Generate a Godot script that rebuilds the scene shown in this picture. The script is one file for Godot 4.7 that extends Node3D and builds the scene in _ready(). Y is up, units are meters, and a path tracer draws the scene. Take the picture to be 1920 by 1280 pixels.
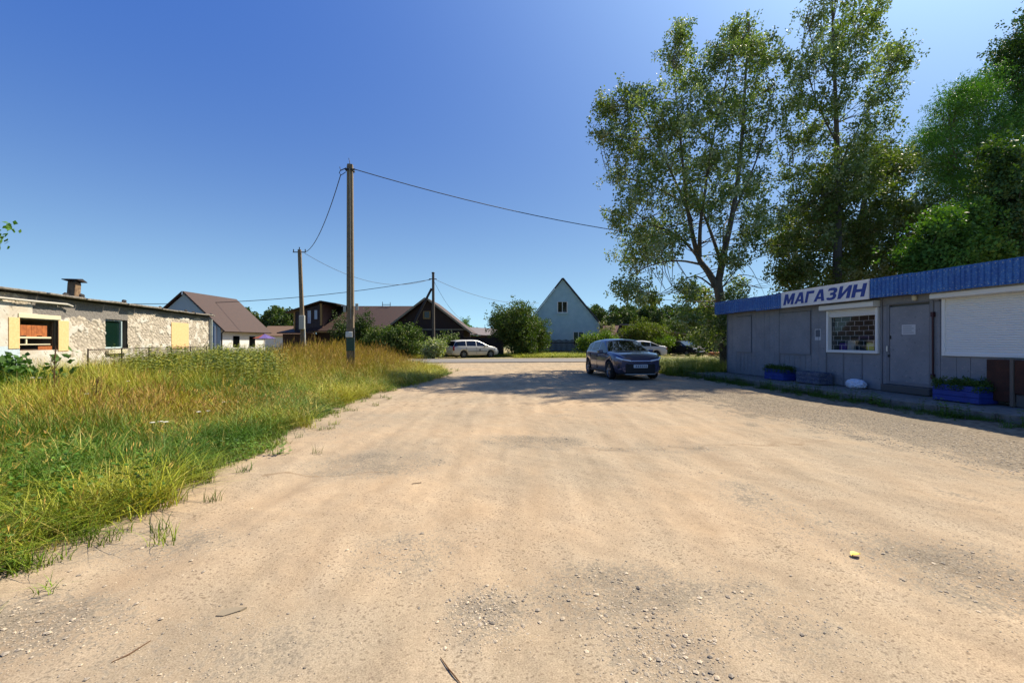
extends Node3D
# Photograph geometry: level camera at 1.38 m, focal length 853 px of a 1920x1280 frame, horizon at row 640.
const F := 853.0
const EYE := 1.38
var rng := RandomNumberGenerator.new()
var mats := {}
var n_low := FastNoiseLite.new()
var n_mid := FastNoiseLite.new()
var n_edge := FastNoiseLite.new()
var n_fine := FastNoiseLite.new()
var used_names := {}

# ---------- small helpers ----------
func at(px: float, py: float, depth: float) -> Vector3:
	return Vector3((px - 960.0) / F * depth, EYE + (640.0 - py) / F * depth, -depth)

func lin(r: float, g: float, b: float) -> Color:
	return Color(r, g, b).linear_to_srgb()

func mat(key: String, color: Color, rough := 0.8, opt := {}) -> StandardMaterial3D:
	if mats.has(key): return mats[key]
	var m := StandardMaterial3D.new()
	m.resource_name = key
	m.albedo_color = color
	m.roughness = rough
	m.metallic_specular = opt.get("spec", 0.5)
	m.metallic = opt.get("metal", 0.0)
	if opt.has("coat"):
		m.clearcoat_enabled = true; m.clearcoat = opt.coat; m.clearcoat_roughness = 0.05
	if opt.get("vcol", false): m.vertex_color_use_as_albedo = true
	if opt.has("backlight"):
		m.backlight_enabled = true; m.backlight = opt.backlight
	if opt.has("tex"):
		m.albedo_texture = opt.tex
		m.uv1_triplanar = true
		m.uv1_world_triplanar = opt.get("world", true)
		m.uv1_scale = Vector3.ONE * opt.get("scale", 1.0)
	if opt.has("bump"):
		m.heightmap_enabled = true; m.heightmap_texture = opt.bump; m.heightmap_scale = opt.get("bump_cm", 0.5)
		m.uv1_triplanar = true
		m.uv1_world_triplanar = opt.get("world", true)
		m.uv1_scale = Vector3.ONE * opt.get("scale", 1.0)
	if opt.has("alpha"):
		m.transparency = BaseMaterial3D.TRANSPARENCY_ALPHA
		m.albedo_color.a = opt.alpha
	m.cull_mode = BaseMaterial3D.CULL_DISABLED if opt.get("two", false) else BaseMaterial3D.CULL_BACK
	mats[key] = m
	return m

func noise_tex(sd: int, freq: float, lo: Color, hi: Color, size := 512, kind := FastNoiseLite.TYPE_SIMPLEX_SMOOTH, mid := 0.5, oct := 5) -> ImageTexture:
	var n := FastNoiseLite.new()
	n.seed = sd; n.noise_type = kind; n.frequency = freq; n.fractal_octaves = oct
	var im := n.get_seamless_image(size, size)
	var src := im.get_data()
	var out := PackedByteArray(); out.resize(size * size * 3)
	for i in size * size:
		var t := src[i] / 255.0
		t = t / mid * 0.5 if t < mid else 0.5 + (t - mid) / (1.0 - mid) * 0.5
		out[i * 3] = int(255.0 * lerpf(lo.r, hi.r, t)); out[i * 3 + 1] = int(255.0 * lerpf(lo.g, hi.g, t)); out[i * 3 + 2] = int(255.0 * lerpf(lo.b, hi.b, t))
	return ImageTexture.create_from_image(Image.create_from_data(size, size, false, Image.FORMAT_RGB8, out))

class MB:
	var st := SurfaceTool.new()
	func _init():
		st.begin(Mesh.PRIMITIVE_TRIANGLES)
	func tri(a: Vector3, b: Vector3, c: Vector3):
		st.add_vertex(a); st.add_vertex(c); st.add_vertex(b)       # given counter-clockwise from outside
	func quad(a, b, c, d):
		tri(a, b, c); tri(a, c, d)
	func box(lo: Vector3, hi: Vector3, x := Transform3D.IDENTITY, bev := 0.0):
		st.set_smooth_group(-1)
		if bev <= 0.0:
			var v := []
			for i in 8: v.append(x * Vector3(hi.x if i & 1 else lo.x, hi.y if i & 2 else lo.y, hi.z if i & 4 else lo.z))
			quad(v[4], v[5], v[7], v[6]); quad(v[1], v[0], v[2], v[3]); quad(v[5], v[1], v[3], v[7])
			quad(v[0], v[4], v[6], v[2]); quad(v[6], v[7], v[3], v[2]); quad(v[0], v[1], v[5], v[4])
			return
		# chamfered: three inset vertices at each corner
		var c := []
		for i in 8:
			var s := Vector3(1 if i & 1 else -1, 1 if i & 2 else -1, 1 if i & 4 else -1)
			var p := Vector3(hi.x if i & 1 else lo.x, hi.y if i & 2 else lo.y, hi.z if i & 4 else lo.z)
			c.append([x * (p - Vector3(0, s.y, s.z) * bev), x * (p - Vector3(s.x, 0, s.z) * bev), x * (p - Vector3(s.x, s.y, 0) * bev)])
		quad(c[4][2], c[5][2], c[7][2], c[6][2]); quad(c[1][2], c[0][2], c[2][2], c[3][2])
		quad(c[5][0], c[1][0], c[3][0], c[7][0]); quad(c[0][0], c[4][0], c[6][0], c[2][0])
		quad(c[6][1], c[7][1], c[3][1], c[2][1]); quad(c[0][1], c[1][1], c[5][1], c[4][1])
		# edges along x, y, z
		quad(c[4][1], c[5][1], c[5][2], c[4][2]); quad(c[6][2], c[7][2], c[7][1], c[6][1]); quad(c[2][1], c[3][1], c[3][2], c[2][2]); quad(c[0][2], c[1][2], c[1][1], c[0][1])
		quad(c[4][0], c[4][2], c[6][2], c[6][0]); quad(c[5][2], c[5][0], c[7][0], c[7][2]); quad(c[1][0], c[1][2], c[3][2], c[3][0]); quad(c[0][2], c[0][0], c[2][0], c[2][2])
		quad(c[5][1], c[1][1], c[1][0], c[5][0]); quad(c[7][0], c[3][0], c[3][1], c[7][1]); quad(c[0][1], c[4][1], c[4][0], c[0][0]); quad(c[2][0], c[6][0], c[6][1], c[2][1])
		for i in 8:
			var flip := (1 if i & 1 else -1) * (1 if i & 2 else -1) * (1 if i & 4 else -1) < 0
			if flip: tri(c[i][0], c[i][2], c[i][1])
			else: tri(c[i][0], c[i][1], c[i][2])
	func tube(pts: Array, radii: Array, sides := 6, cap := true):
		st.set_smooth_group(0)
		var rings := []
		var side := Vector3.ZERO
		for i in pts.size():
			var dir: Vector3 = (pts[mini(i + 1, pts.size() - 1)] - pts[maxi(i - 1, 0)]).normalized()
			if i == 0:
				side = dir.cross(Vector3.UP if absf(dir.y) < 0.9 else Vector3.RIGHT).normalized()
			else:
				side = (side - dir * side.dot(dir)).normalized()
			var up := side.cross(dir)
			var ring := []
			for k in sides:
				var a := TAU * k / sides
				ring.append(pts[i] + (side * cos(a) + up * sin(a)) * radii[i])
			rings.append(ring)
		for i in pts.size() - 1:
			for k in sides:
				var k2 := (k + 1) % sides
				quad(rings[i][k2], rings[i][k], rings[i + 1][k], rings[i + 1][k2])
		if cap:
			st.set_smooth_group(-1)
			var n := pts.size() - 1
			for k in sides:
				var k2 := (k + 1) % sides
				tri(pts[0], rings[0][k], rings[0][k2]); tri(pts[n], rings[n][k2], rings[n][k])
	# polygon given counter-clockwise as seen from +z, between z0 and z1
	func prism(poly: PackedVector2Array, z0: float, z1: float, x := Transform3D.IDENTITY):
		st.set_smooth_group(-1)
		var t := Geometry2D.triangulate_polygon(poly)
		for i in range(0, t.size(), 3):
			var a := poly[t[i]]; var b := poly[t[i + 1]]; var c := poly[t[i + 2]]
			if (b - a).cross(c - a) < 0:
				var s := b; b = c; c = s
			tri(x * Vector3(a.x, a.y, z1), x * Vector3(b.x, b.y, z1), x * Vector3(c.x, c.y, z1))
			tri(x * Vector3(a.x, a.y, z0), x * Vector3(c.x, c.y, z0), x * Vector3(b.x, b.y, z0))
		for i in poly.size():
			var a := poly[i]; var b := poly[(i + 1) % poly.size()]
			quad(x * Vector3(a.x, a.y, z0), x * Vector3(b.x, b.y, z0), x * Vector3(b.x, b.y, z1), x * Vector3(a.x, a.y, z1))
	# profile of (radius, height along axis) turned about local z
	func lathe(prof: Array, sides: int, x := Transform3D.IDENTITY, smooth := 0):
		st.set_smooth_group(smooth)
		for i in prof.size() - 1:
			for k in sides:
				var a := TAU * k / sides; var b := TAU * (k + 1) / sides
				var p: Vector2 = prof[i]; var q: Vector2 = prof[i + 1]
				var v0 := x * Vector3(cos(a) * p.x, sin(a) * p.x, p.y); var v1 := x * Vector3(cos(b) * p.x, sin(b) * p.x, p.y)
				var v2 := x * Vector3(cos(b) * q.x, sin(b) * q.x, q.y); var v3 := x * Vector3(cos(a) * q.x, sin(a) * q.x, q.y)
				if p.x < 1e-5: tri(v0, v2, v3)
				elif q.x < 1e-5: tri(v0, v1, v2)
				else: quad(v0, v1, v2, v3)
	func mesh() -> ArrayMesh:
		st.generate_normals()
		return st.commit()

func free_name(n: String) -> String:
	if not used_names.has(n):
		used_names[n] = 0
		return n
	used_names[n] += 1
	return "%s_%03d" % [n, used_names[n]]

func thing(called: String, label: String, category: String, pos := Vector3.ZERO, group := "", basis := Basis.IDENTITY) -> Node3D:
	var o := Node3D.new()
	o.name = free_name(called)
	add_child(o)
	o.transform = Transform3D(basis, pos)
	tag(o, label, category, group)
	return o

func tag(o: Node3D, label: String, category: String, group := ""):
	o.set_meta("label", label); o.set_meta("category", category)
	if group != "": o.set_meta("group", group)

func part(parent: Node, called: String, mesh: Mesh, m: Material, label := "") -> MeshInstance3D:
	var o := MeshInstance3D.new()
	o.name = called if parent != self else free_name(called)
	o.mesh = mesh
	o.material_override = m
	parent.add_child(o, true)
	if label != "": o.set_meta("label", label)
	return o

func bpart(parent: Node, called: String, lo: Vector3, hi: Vector3, m: Material, bev := 0.0, label := "") -> MeshInstance3D:
	var b := MB.new()
	b.box(lo, hi, Transform3D.IDENTITY, bev)
	return part(parent, called, b.mesh(), m, label)

func structure(called: String, mesh: Mesh, m: Material) -> MeshInstance3D:
	var o := part(self, called, mesh, m)
	o.set_meta("kind", "structure")
	return o

func copies(parent: Node, called: String, mesh: Mesh, m: Material, xf: Array, cols: Array) -> MultiMeshInstance3D:
	var mm := MultiMesh.new()
	mm.transform_format = MultiMesh.TRANSFORM_3D
	mm.use_colors = true
	mm.mesh = mesh
	mm.instance_count = xf.size()
	var buf := PackedFloat32Array(); buf.resize(xf.size() * 16)
	for i in xf.size():
		var t: Transform3D = xf[i]; var c: Color = cols[i]; var k := i * 16
		buf[k] = t.basis.x.x; buf[k + 1] = t.basis.y.x; buf[k + 2] = t.basis.z.x; buf[k + 3] = t.origin.x
		buf[k + 4] = t.basis.x.y; buf[k + 5] = t.basis.y.y; buf[k + 6] = t.basis.z.y; buf[k + 7] = t.origin.y
		buf[k + 8] = t.basis.x.z; buf[k + 9] = t.basis.y.z; buf[k + 10] = t.basis.z.z; buf[k + 11] = t.origin.z
		buf[k + 12] = c.r; buf[k + 13] = c.g; buf[k + 14] = c.b; buf[k + 15] = 1.0
	mm.buffer = buf
	var o := MultiMeshInstance3D.new()
	o.name = called if parent != self else free_name(called)
	o.multimesh = mm
	o.material_override = m
	parent.add_child(o, true)
	o.set_meta("kind", "stuff")
	return o

func table(t: Array, x: float) -> float:      # piecewise linear [x, y] list
	if x <= t[0][0]: return t[0][1]
	for i in t.size() - 1:
		if x < t[i + 1][0]:
			return lerpf(t[i][1], t[i + 1][1], (x - t[i][0]) / (t[i + 1][0] - t[i][0]))
	return t[t.size() - 1][1]

# ---------- the lie of the land ----------
var edge_table := [[0.0, -3.0], [2.8, -3.1], [4.0, -3.1], [5.7, -3.2], [8.7, -3.6], [12.4, -3.75], [15.7, -3.0], [19.6, -2.75], [22.0, -3.3], [25.0, -4.6], [27.5, -7.0], [29.0, -16.0], [29.5, -60.0]]
func meadow_edge(d: float) -> float:          # the meadow lies at x below this
	return table(edge_table, d) + 0.34 * n_edge.get_noise_1d(d * 3.0) + 0.24 * n_edge.get_noise_1d(d * 12.0)

func ground_y(x: float, d: float) -> float:
	var e := table(edge_table, d)
	var inside := clampf((e - x) / 4.5, 0.0, 1.0)
	inside = inside * inside * (3.0 - 2.0 * inside)
	var h := 0.10 * inside
	var near := clampf((34.0 - d) / 12.0, 0.0, 1.0)
	h += (0.030 * n_low.get_noise_2d(x, d) + 0.013 * n_mid.get_noise_2d(x, d) + 0.006 * n_fine.get_noise_2d(x, d)) * near * (1.0 + inside)
	# hollows and wheel ruts in the yard
	for s in hollows:
		var q: float = ((x - s[0]) / s[2]) ** 2 + ((d - s[1]) / s[3]) ** 2
		if q < 4.0: h += s[4] * exp(-q * 1.5)
	if d > 1.0 and d < 9.0:
		var r := x - (2.5 + 0.25 * sin(d * 0.7))
		h -= 0.022 * exp(-r * r / 0.05) * clampf((7.5 - d) / 2.0, 0.0, 1.0)
		r = x - (-2.25 + 0.1 * (d - 3.0))
		h -= 0.020 * exp(-r * r / 0.04) * clampf((8.5 - d) / 2.0, 0.0, 1.0)
	if x > 5.0: h -= 0.02 * clampf((x - 5.0) / 2.0, 0.0, 1.0)
	return h
var hollows := [[-1.8, 5.1, 0.7, 0.5, -0.035], [0.3, 6.3, 0.6, 0.5, -0.03], [0.1, 2.25, 0.22, 0.16, -0.02], [0.55, 2.5, 0.35, 0.25, -0.012], [1.9, 6.1, 0.7, 0.25, -0.02], [2.7, 2.8, 0.35, 0.35, -0.015]]

func sheet(x0: float, x1: float, d0: float, d1: float, step: float, drop: float) -> ArrayMesh:
	var nx := int(round((x1 - x0) / step)); var nd := int(round((d1 - d0) / step))
	var v := PackedVector3Array(); var uv := PackedVector2Array(); var uv2 := PackedVector2Array(); var nn := PackedVector3Array(); var idx := PackedInt32Array()
	var w := nx + 1
	var hs := PackedFloat32Array(); hs.resize(w * (nd + 1))
	for j in nd + 1:
		for i in w:
			hs[j * w + i] = ground_y(x0 + (x1 - x0) * i / nx, d0 + (d1 - d0) * j / nd) - drop
	for j in nd + 1:
		for i in w:
			var x := x0 + (x1 - x0) * i / nx; var d := d0 + (d1 - d0) * j / nd
			v.append(Vector3(x, hs[j * w + i], -d))
			uv.append(Vector2(float(i) / nx, float(j) / nd)); uv2.append(Vector2(x, d))
			var gx := hs[j * w + mini(i + 1, nx)] - hs[j * w + maxi(i - 1, 0)]
			var gd := hs[mini(j + 1, nd) * w + i] - hs[maxi(j - 1, 0) * w + i]
			nn.append(Vector3(-gx, 2.0 * step, gd).normalized())
	for j in nd:
		for i in nx:
			var a := j * w + i
			idx.append_array([a, a + w, a + 1, a + 1, a + w, a + w + 1])
	var arr := []; arr.resize(Mesh.ARRAY_MAX)
	arr[Mesh.ARRAY_VERTEX] = v; arr[Mesh.ARRAY_NORMAL] = nn; arr[Mesh.ARRAY_TEX_UV] = uv; arr[Mesh.ARRAY_TEX_UV2] = uv2; arr[Mesh.ARRAY_INDEX] = idx
	var m := ArrayMesh.new()
	m.add_surface_from_arrays(Mesh.PRIMITIVE_TRIANGLES, arr)
	return m

# one world-anchored noise as bytes for a picture of the ground (mpp metres to a pixel)
func field_bytes(sd: int, wave_m: float, x0: float, d0: float, mpp: float, w: int, h: int, oct := 4, kind := FastNoiseLite.TYPE_SIMPLEX_SMOOTH) -> PackedByteArray:
	var n := FastNoiseLite.new()
	n.seed = sd; n.noise_type = kind; n.fractal_octaves = oct; n.frequency = mpp / wave_m
	n.offset = Vector3(x0 / mpp, d0 / mpp, 0)
	return n.get_image(w, h, false, false, false).get_data()

# gravel patches: x, depth, half widths, turn, strength
var gravel := [[-1.55, 5.2, 0.65, 0.5, 0.7], [0.3, 6.3, 0.62, 0.42, 0.85], [0.58, 2.52, 0.42, 0.27, 1.0], [-0.14, 2.32, 0.18, 0.2, 0.8], [0.66, 2.02, 0.22, 0.2, 0.8], [2.72, 2.8, 0.45, 0.4, 1.0], [-2.35, 2.2, 0.4, 0.25, 0.9], [-2.5, 3.1, 0.5, 0.3, 0.5], [2.2, 3.9, 0.3, 0.7, 0.5], [1.9, 5.9, 0.9, 0.25, 0.5], [3.1, 2.3, 0.4, 0.3, 0.9], [-0.7, 3.0, 0.3, 0.3, 0.45], [-1.4, 2.0, 0.5, 0.3, 0.4], [1.3, 2.3, 0.3, 0.4, 0.4], [1.6, 8.6, 0.9, 0.5, 0.4], [-2.6, 7.5, 0.6, 1.2, 0.4]]

func yard_picture(x0: float, x1: float, d0: float, d1: float, w: int, h: int) -> ImageTexture:
	var mpp := (x1 - x0) / w
	var big := field_bytes(11, 3.2, x0, d0, mpp, w, h)
	var med := field_bytes(12, 0.55, x0, d0, mpp, w, h)
	var fine := field_bytes(13, 0.05, x0, d0, mpp, w, h, 2)
	var grit := field_bytes(14, 0.022, x0, d0, mpp, w, h, 2)
	# streaks drawn out along the track: stretch a narrow picture
	var st_im := Image.create_from_data(w, int(h / 7.0) + 1, false, Image.FORMAT_L8, field_bytes(15, 0.35, x0, d0 / 7.0, mpp, w, int(h / 7.0) + 1))
	st_im.resize(w, h, Image.INTERPOLATE_CUBIC)
	var streak := st_im.get_data()
	var gm := Image.create_empty(w, h, false, Image.FORMAT_L8)
	var gmd := PackedByteArray(); gmd.resize(w * h)
	for g in gravel:
		var i0 := clampi(int((g[0] - g[2] * 1.6 - x0) / mpp), 0, w - 1); var i1 := clampi(int((g[0] + g[2] * 1.6 - x0) / mpp), 0, w - 1)
		var j0 := clampi(int((g[1] - g[3] * 1.6 - d0) / mpp), 0, h - 1); var j1 := clampi(int((g[1] + g[3] * 1.6 - d0) / mpp), 0, h - 1)
		for j in range(j0, j1):
			var qd: float = ((d0 + j * mpp - g[1]) / g[3]) ** 2
			for i in range(i0, i1):
				var q: float = ((x0 + i * mpp - g[0]) / g[2]) ** 2 + qd
				if q < 2.5:
					var a := int(255.0 * g[4] * clampf(1.25 - q * 0.55, 0.0, 1.0))
					if a > gmd[j * w + i]: gmd[j * w + i] = a
	var out := PackedByteArray(); out.resize(w * h * 3)
	var o := 0
	for j in h:
		var d := d0 + j * mpp
		var e := table(edge_table, d)
		var gx := 5.35 - 0.135 * d
		var gfade := clampf((15.5 - d) / 4.0, 0.0, 1.0)
		var rut_a := 2.5 + 0.25 * sin(d * 0.7)
		var rut_b := -2.25 + 0.1 * (d - 3.0)
		var rfade := clampf((8.0 - d) / 3.0, 0.0, 1.0)
		for i in w:
			var x := x0 + i * mpp
			var k := j * w + i
			var b := big[k] / 255.0 - 0.5; var m := med[k] / 255.0 - 0.5; var f := fine[k] / 255.0 - 0.5; var s := streak[k] / 255.0 - 0.5; var gr := grit[k] / 255.0 - 0.5
			# pale packed sand
			var t := 1.0 + b * 0.26 + m * 0.24 + s * 0.38 + f * 0.28
			var warm := clampf(0.5 + b * 1.1 - m * 0.5, 0.0, 1.0)
			var cr := lerpf(0.430, 0.455, warm) * t; var cg := lerpf(0.360, 0.338, warm) * t; var cb := lerpf(0.260, 0.216, warm) * t
			if gr + f * 0.6 + m * 0.35 > 0.265:
				cr *= 0.55; cg *= 0.53; cb *= 0.52
			# wheel tracks worn to the browner subsoil, and two narrow crack lines coloured darker
			if rfade > 0.0 or d < 16.0:
				var tr := 0.0
				for c in [-1.35, 0.1, 1.3, 3.7]:
					tr = maxf(tr, clampf(1.0 - absf(x - c - 0.02 * d + m * 0.35) / 0.19, 0.0, 1.0))
				tr *= clampf(0.35 + s * 3.2 + m * 0.8, 0.0, 1.0) * clampf((15.0 - d) / 5.0, 0.0, 1.0) * 0.34
				if x > 0.9 and x < 4.4: tr = maxf(tr, clampf(1.0 - absf(d - 6.05 - 0.12 * (x - 2.6) + m * 0.5) / 0.07, 0.0, 1.0) * 0.62 * clampf(0.8 + m * 2.0, 0.0, 1.0))
				if x > -2.6 and x < -1.3: tr = maxf(tr, clampf(1.0 - absf(d - 4.85 - 0.10 * (x + 2.0) + m * 0.3) / 0.05, 0.0, 1.0) * 0.8)
				cr = lerpf(cr, 0.27, tr); cg = lerpf(cg, 0.19, tr); cb = lerpf(cb, 0.115, tr)
			# loose grey chippings
			var g := gmd[k] / 255.0
			g = clampf((g * 0.85 + m * 1.3 + s * 0.5 + f * 2.2 + gr * 1.8 - 0.42) * 2.6, 0.0, 1.0) * minf(g * 2.0, 1.0) if g > 0.02 else 0.0
			var gs := clampf((x - gx + b * 2.0 + s * 2.4 + m * 2.0 + f * 2.0) * 1.3, 0.0, 1.0) * gfade
			g = maxf(g, gs)
			var r1 := absf(x - rut_a + m * 0.25); var r2 := absf(x - rut_b + m * 0.25)
			var rut := maxf(clampf(1.0 - r1 / 0.22, 0.0, 1.0), clampf(1.0 - r2 / 0.2, 0.0, 1.0)) * rfade * clampf(0.6 + s * 3.0 + m, 0.0, 1.0)
			cr = lerpf(cr, 0.30, rut * 0.5); cg = lerpf(cg, 0.215, rut * 0.5); cb = lerpf(cb, 0.135, rut * 0.5)
			if g > 0.0:
				var st2 := 0.75 + f * 1.5 + gr * 1.5
				cr = lerpf(cr, 0.250 * st2, g * 0.78); cg = lerpf(cg, 0.216 * st2, g * 0.78); cb = lerpf(cb, 0.164 * st2, g * 0.78)
			# earth under the meadow, and turf past the road
			var into := clampf((e - x + m * 0.8 + f * 0.3) * 2.2, 0.0, 1.0)
			if x > 6.3 + 0.0 and d > 17.6 and d < 29.0: into = maxf(into, clampf((x - 6.6 + m * 1.5 - 0.12 * (d - 20.0)) * 1.5, 0.0, 1.0) * clampf((28.8 - d + m), 0.0, 1.0) * clampf((d - 18.0 + m) * 2.0, 0.0, 1.0))
			if into > 0.0:
				var dry := 0.85 + m * 0.7 + f * 0.5
				cr = lerpf(cr, 0.150 * dry, into); cg = lerpf(cg, 0.135 * dry, into); cb = lerpf(cb, 0.055 * dry, into)
			out[o] = clampi(int(255.0 * pow(maxf(cr, 0.004), 0.4545)), 0, 255); out[o + 1] = clampi(int(255.0 * pow(maxf(cg, 0.004), 0.4545)), 0, 255); out[o + 2] = clampi(int(255.0 * pow(maxf(cb, 0.004), 0.4545)), 0, 255)
			o += 3
	return ImageTexture.create_from_image(Image.create_from_data(w, h, false, Image.FORMAT_RGB8, out))

# ---------- leaves, trees, grass ----------
func rdir() -> Vector3:
	var z := rng.randf_range(-1, 1); var a := rng.randf() * TAU; var r := sqrt(1.0 - z * z)
	return Vector3(r * cos(a), z, r * sin(a))

# a spray of leaves: count leaves of that length spread through a ball
func leaf_spray(sd: int, count: int, length: float, width: float, spread: float, droop := 0.3) -> ArrayMesh:
	var keep := rng.state
	rng.seed = sd
	var b := MB.new()
	b.st.set_smooth_group(-1)
	for i in count:
		var p := rdir() * spread * pow(rng.randf(), 0.5)
		var dir := (rdir() + Vector3(0, -droop, 0)).normalized()
		var side := dir.cross(rdir()).normalized()
		var up := side.cross(dir)
		var l := length * rng.randf_range(0.7, 1.2); var w := width * rng.randf_range(0.8, 1.15)
		var tip := p + dir * l; var mid := p + dir * l * 0.42 + up * l * 0.06
		b.st.add_vertex(p); b.st.add_vertex(mid + side * w * 0.5); b.st.add_vertex(tip)
		b.st.add_vertex(p); b.st.add_vertex(tip); b.st.add_vertex(mid - side * w * 0.5)
	rng.state = keep
	return b.mesh()

func leaf_mat(key: String) -> StandardMaterial3D:
	return mat(key, Color.WHITE, 0.55, {"vcol": true, "backlight": Color(0.66, 0.76, 0.24), "two": true, "spec": 0.3})

# blobs: [centre (local), radii, tufts in it, leaf sprays in a tuft]; limbs: [[points], [radii]]
func tree(called: String, label: String, category: String, base: Vector3, limbs: Array, blobs: Array, spray: Mesh, greens: Array, bark: Material, opt := {}) -> Node3D:
	var t := thing(called, label, category, base, opt.get("group", ""))
	var xf := []; var cols := []
	var wood := MB.new()
	var fine := []
	for l in limbs:      # smooth each limb through its points
		var pts := []; var rad := []
		var n: int = l[0].size()
		for i in n - 1:
			var p0: Vector3 = l[0][maxi(i - 1, 0)]; var p1: Vector3 = l[0][i]; var p2: Vector3 = l[0][i + 1]; var p3: Vector3 = l[0][mini(i + 2, n - 1)]
			for k in 4:
				pts.append(p1.cubic_interpolate(p2, p0, p3, k / 4.0)); rad.append(lerpf(l[1][i], l[1][i + 1], k / 4.0))
		pts.append(l[0][n - 1]); rad.append(l[1][n - 1])
		fine.append([pts, rad])
	limbs = fine
	for l in limbs: wood.tube(l[0], l[1], 7)
	var twig := MB.new()
	var twigs := 0
	var tight: float = opt.get("tight", 0.32)
	for bl in blobs:
		var c: Vector3 = bl[0]; var rad: Vector3 = bl[1]
		for k in bl[2]:
			var tuft := c + rdir() * rad * pow(rng.randf(), 0.42)
			var tint := rng.randf()
			for q in bl[3]:
				var p := tuft + Vector3(rng.randfn(), rng.randfn() * 0.75, rng.randfn()) * tight
				if p.y < 0.12: continue
				var s := rng.randf_range(0.75, 1.25)
				xf.append(Transform3D(Basis(rdir(), rng.randf() * TAU).scaled(Vector3.ONE * s), p))
				var g: Color = greens[0].lerp(greens[1], clampf(tint * 0.6 + rng.randf() * 0.4, 0, 1))
				if rng.randf() < float(opt.get("third", 0.12)) and greens.size() > 2: g = greens[2]
				cols.append(g * rng.randf_range(0.85, 1.15))
			# a twig from the nearest limb that lies below
			if limbs.size() and k % int(opt.get("twig_every", 2)) == 0:
				var best := Vector3.ZERO; var bd := 1e9; var br := 0.03
				for l in limbs:
					for i in l[0].size():
						var q: Vector3 = l[0][i]
						var dd := q.distance_to(tuft) + (3.0 if q.y > tuft.y - 0.2 else 0.0) + absf(sin(q.y * 91.0 + tuft.x * 37.0)) * 0.9
						if dd < bd: bd = dd; best = q; br = l[1][i]
				if bd < 3.4:
					var m := best.lerp(tuft, 0.5) + Vector3(0, -0.06 * bd, 0) + rdir() * 0.05 * bd
					twig.tube([best, m, tuft], [minf(br * 0.5, 0.012 + bd * 0.006), 0.012 + bd * 0.002, 0.006], 4, false)
					twigs += 1
	if limbs.size(): part(t, "trunk", wood.mesh(), bark)
	if twigs: part(t, "branches", twig.mesh(), bark)
	copies(t, "crown", spray, leaf_mat("leaf"), xf, cols)
	return t

# blobs from a list of picture points [px, py, radius px, tufts]; the crown goes as deep as it is wide
func crown_from(list: Array, depth: float, base: Vector3, half_px: float, mid_px: float, sprays: int, deep := 0.8) -> Array:
	var out := []
	for b in list:
		var off := clampf(absf(b[0] - mid_px) / half_px, 0.0, 0.95)
		var room := half_px / F * depth * sqrt(1.0 - off * off) * deep
		var n := maxi(1, int(round(b[3] / 8.0)))
		for i in n:
			var dz := rng.randf_range(-room, room)
			# farther and nearer boughs of the same crown, kept round its own axis
			var p := at(b[0] + rng.randf_range(-0.3, 0.3) * b[2], b[1] + rng.randf_range(-0.3, 0.3) * b[2], depth + dz) - base
			var r: float = b[2] / F * depth * 0.92
			out.append([p, Vector3(r, r * 0.9, r), 8, sprays])
	return out

func bush(called: String, label: String, category: String, base: Vector3, size: Vector3, tufts: int, sprays: int, spray: Mesh, greens: Array, opt := {}) -> Node3D:
	var blobs := []
	var n: int = opt.get("lobes", 6)
	for i in n:
		var a := TAU * i / n + rng.randf() * 0.8
		var q := rng.randf_range(0.25, 0.6)
		blobs.append([Vector3(cos(a) * size.x * q, size.y * rng.randf_range(0.35, 0.68), sin(a) * size.z * q), size * Vector3(0.5, 0.34, 0.5) * rng.randf_range(0.8, 1.1), tufts / n, sprays])
	var limbs := []
	for i in 4:
		var a := TAU * i / 4.0 + rng.randf()
		limbs.append([[Vector3(cos(a) * 0.08, -0.1, sin(a) * 0.08), Vector3(cos(a) * size.x * 0.15, size.y * 0.3, sin(a) * size.z * 0.15), Vector3(cos(a) * size.x * 0.35, size.y * 0.65, sin(a) * size.z * 0.35)], [0.05, 0.035, 0.015]])
	return tree(called, label, category, base, limbs, blobs, spray, greens, mats["bark"], opt)

func blade(b: MB, p: Vector3, h: float, w: float, lean: Vector3, segs := 3, col := Color.WHITE, tip_col := Color.WHITE):
	var side := lean.cross(Vector3.UP)
	side = (side if side.length() > 0.01 else Vector3.RIGHT).normalized()
	side = side.rotated(Vector3.UP, rng.randf_range(-0.8, 0.8))
	var last := [p - side * w * 0.5, p + side * w * 0.5]
	for i in range(1, segs + 1):
		var t := float(i) / segs
		var q := p + Vector3(0, h * (t - 0.25 * t * t * lean.length()), 0) + lean * h * t * t
		var ww := w * (1.0 - t * t) * 0.5
		var c := col.lerp(tip_col, t)
		b.st.set_color(c)
		if i < segs:
			var now := [q - side * ww, q + side * ww]
			b.st.add_vertex(last[0]); b.st.add_vertex(now[0]); b.st.add_vertex(now[1])
			b.st.add_vertex(last[0]); b.st.add_vertex(now[1]); b.st.add_vertex(last[1])
			last = now
		else:
			b.st.add_vertex(last[0]); b.st.add_vertex(q); b.st.add_vertex(last[1])

func grass_tuft(sd: int, n: int, h: float, w: float, spread: float, lean: float) -> ArrayMesh:
	rng.seed = sd
	var b := MB.new(); b.st.set_smooth_group(-1)
	for i in n:
		var a := rng.randf() * TAU; var r := spread * sqrt(rng.randf())
		blade(b, Vector3(cos(a) * r, 0, sin(a) * r), h * rng.randf_range(0.45, 1.1), w * rng.randf_range(0.7, 1.3), Vector3(rng.randfn(), 0, rng.randfn()) * lean * 0.7, 3)
	return b.mesh()

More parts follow.
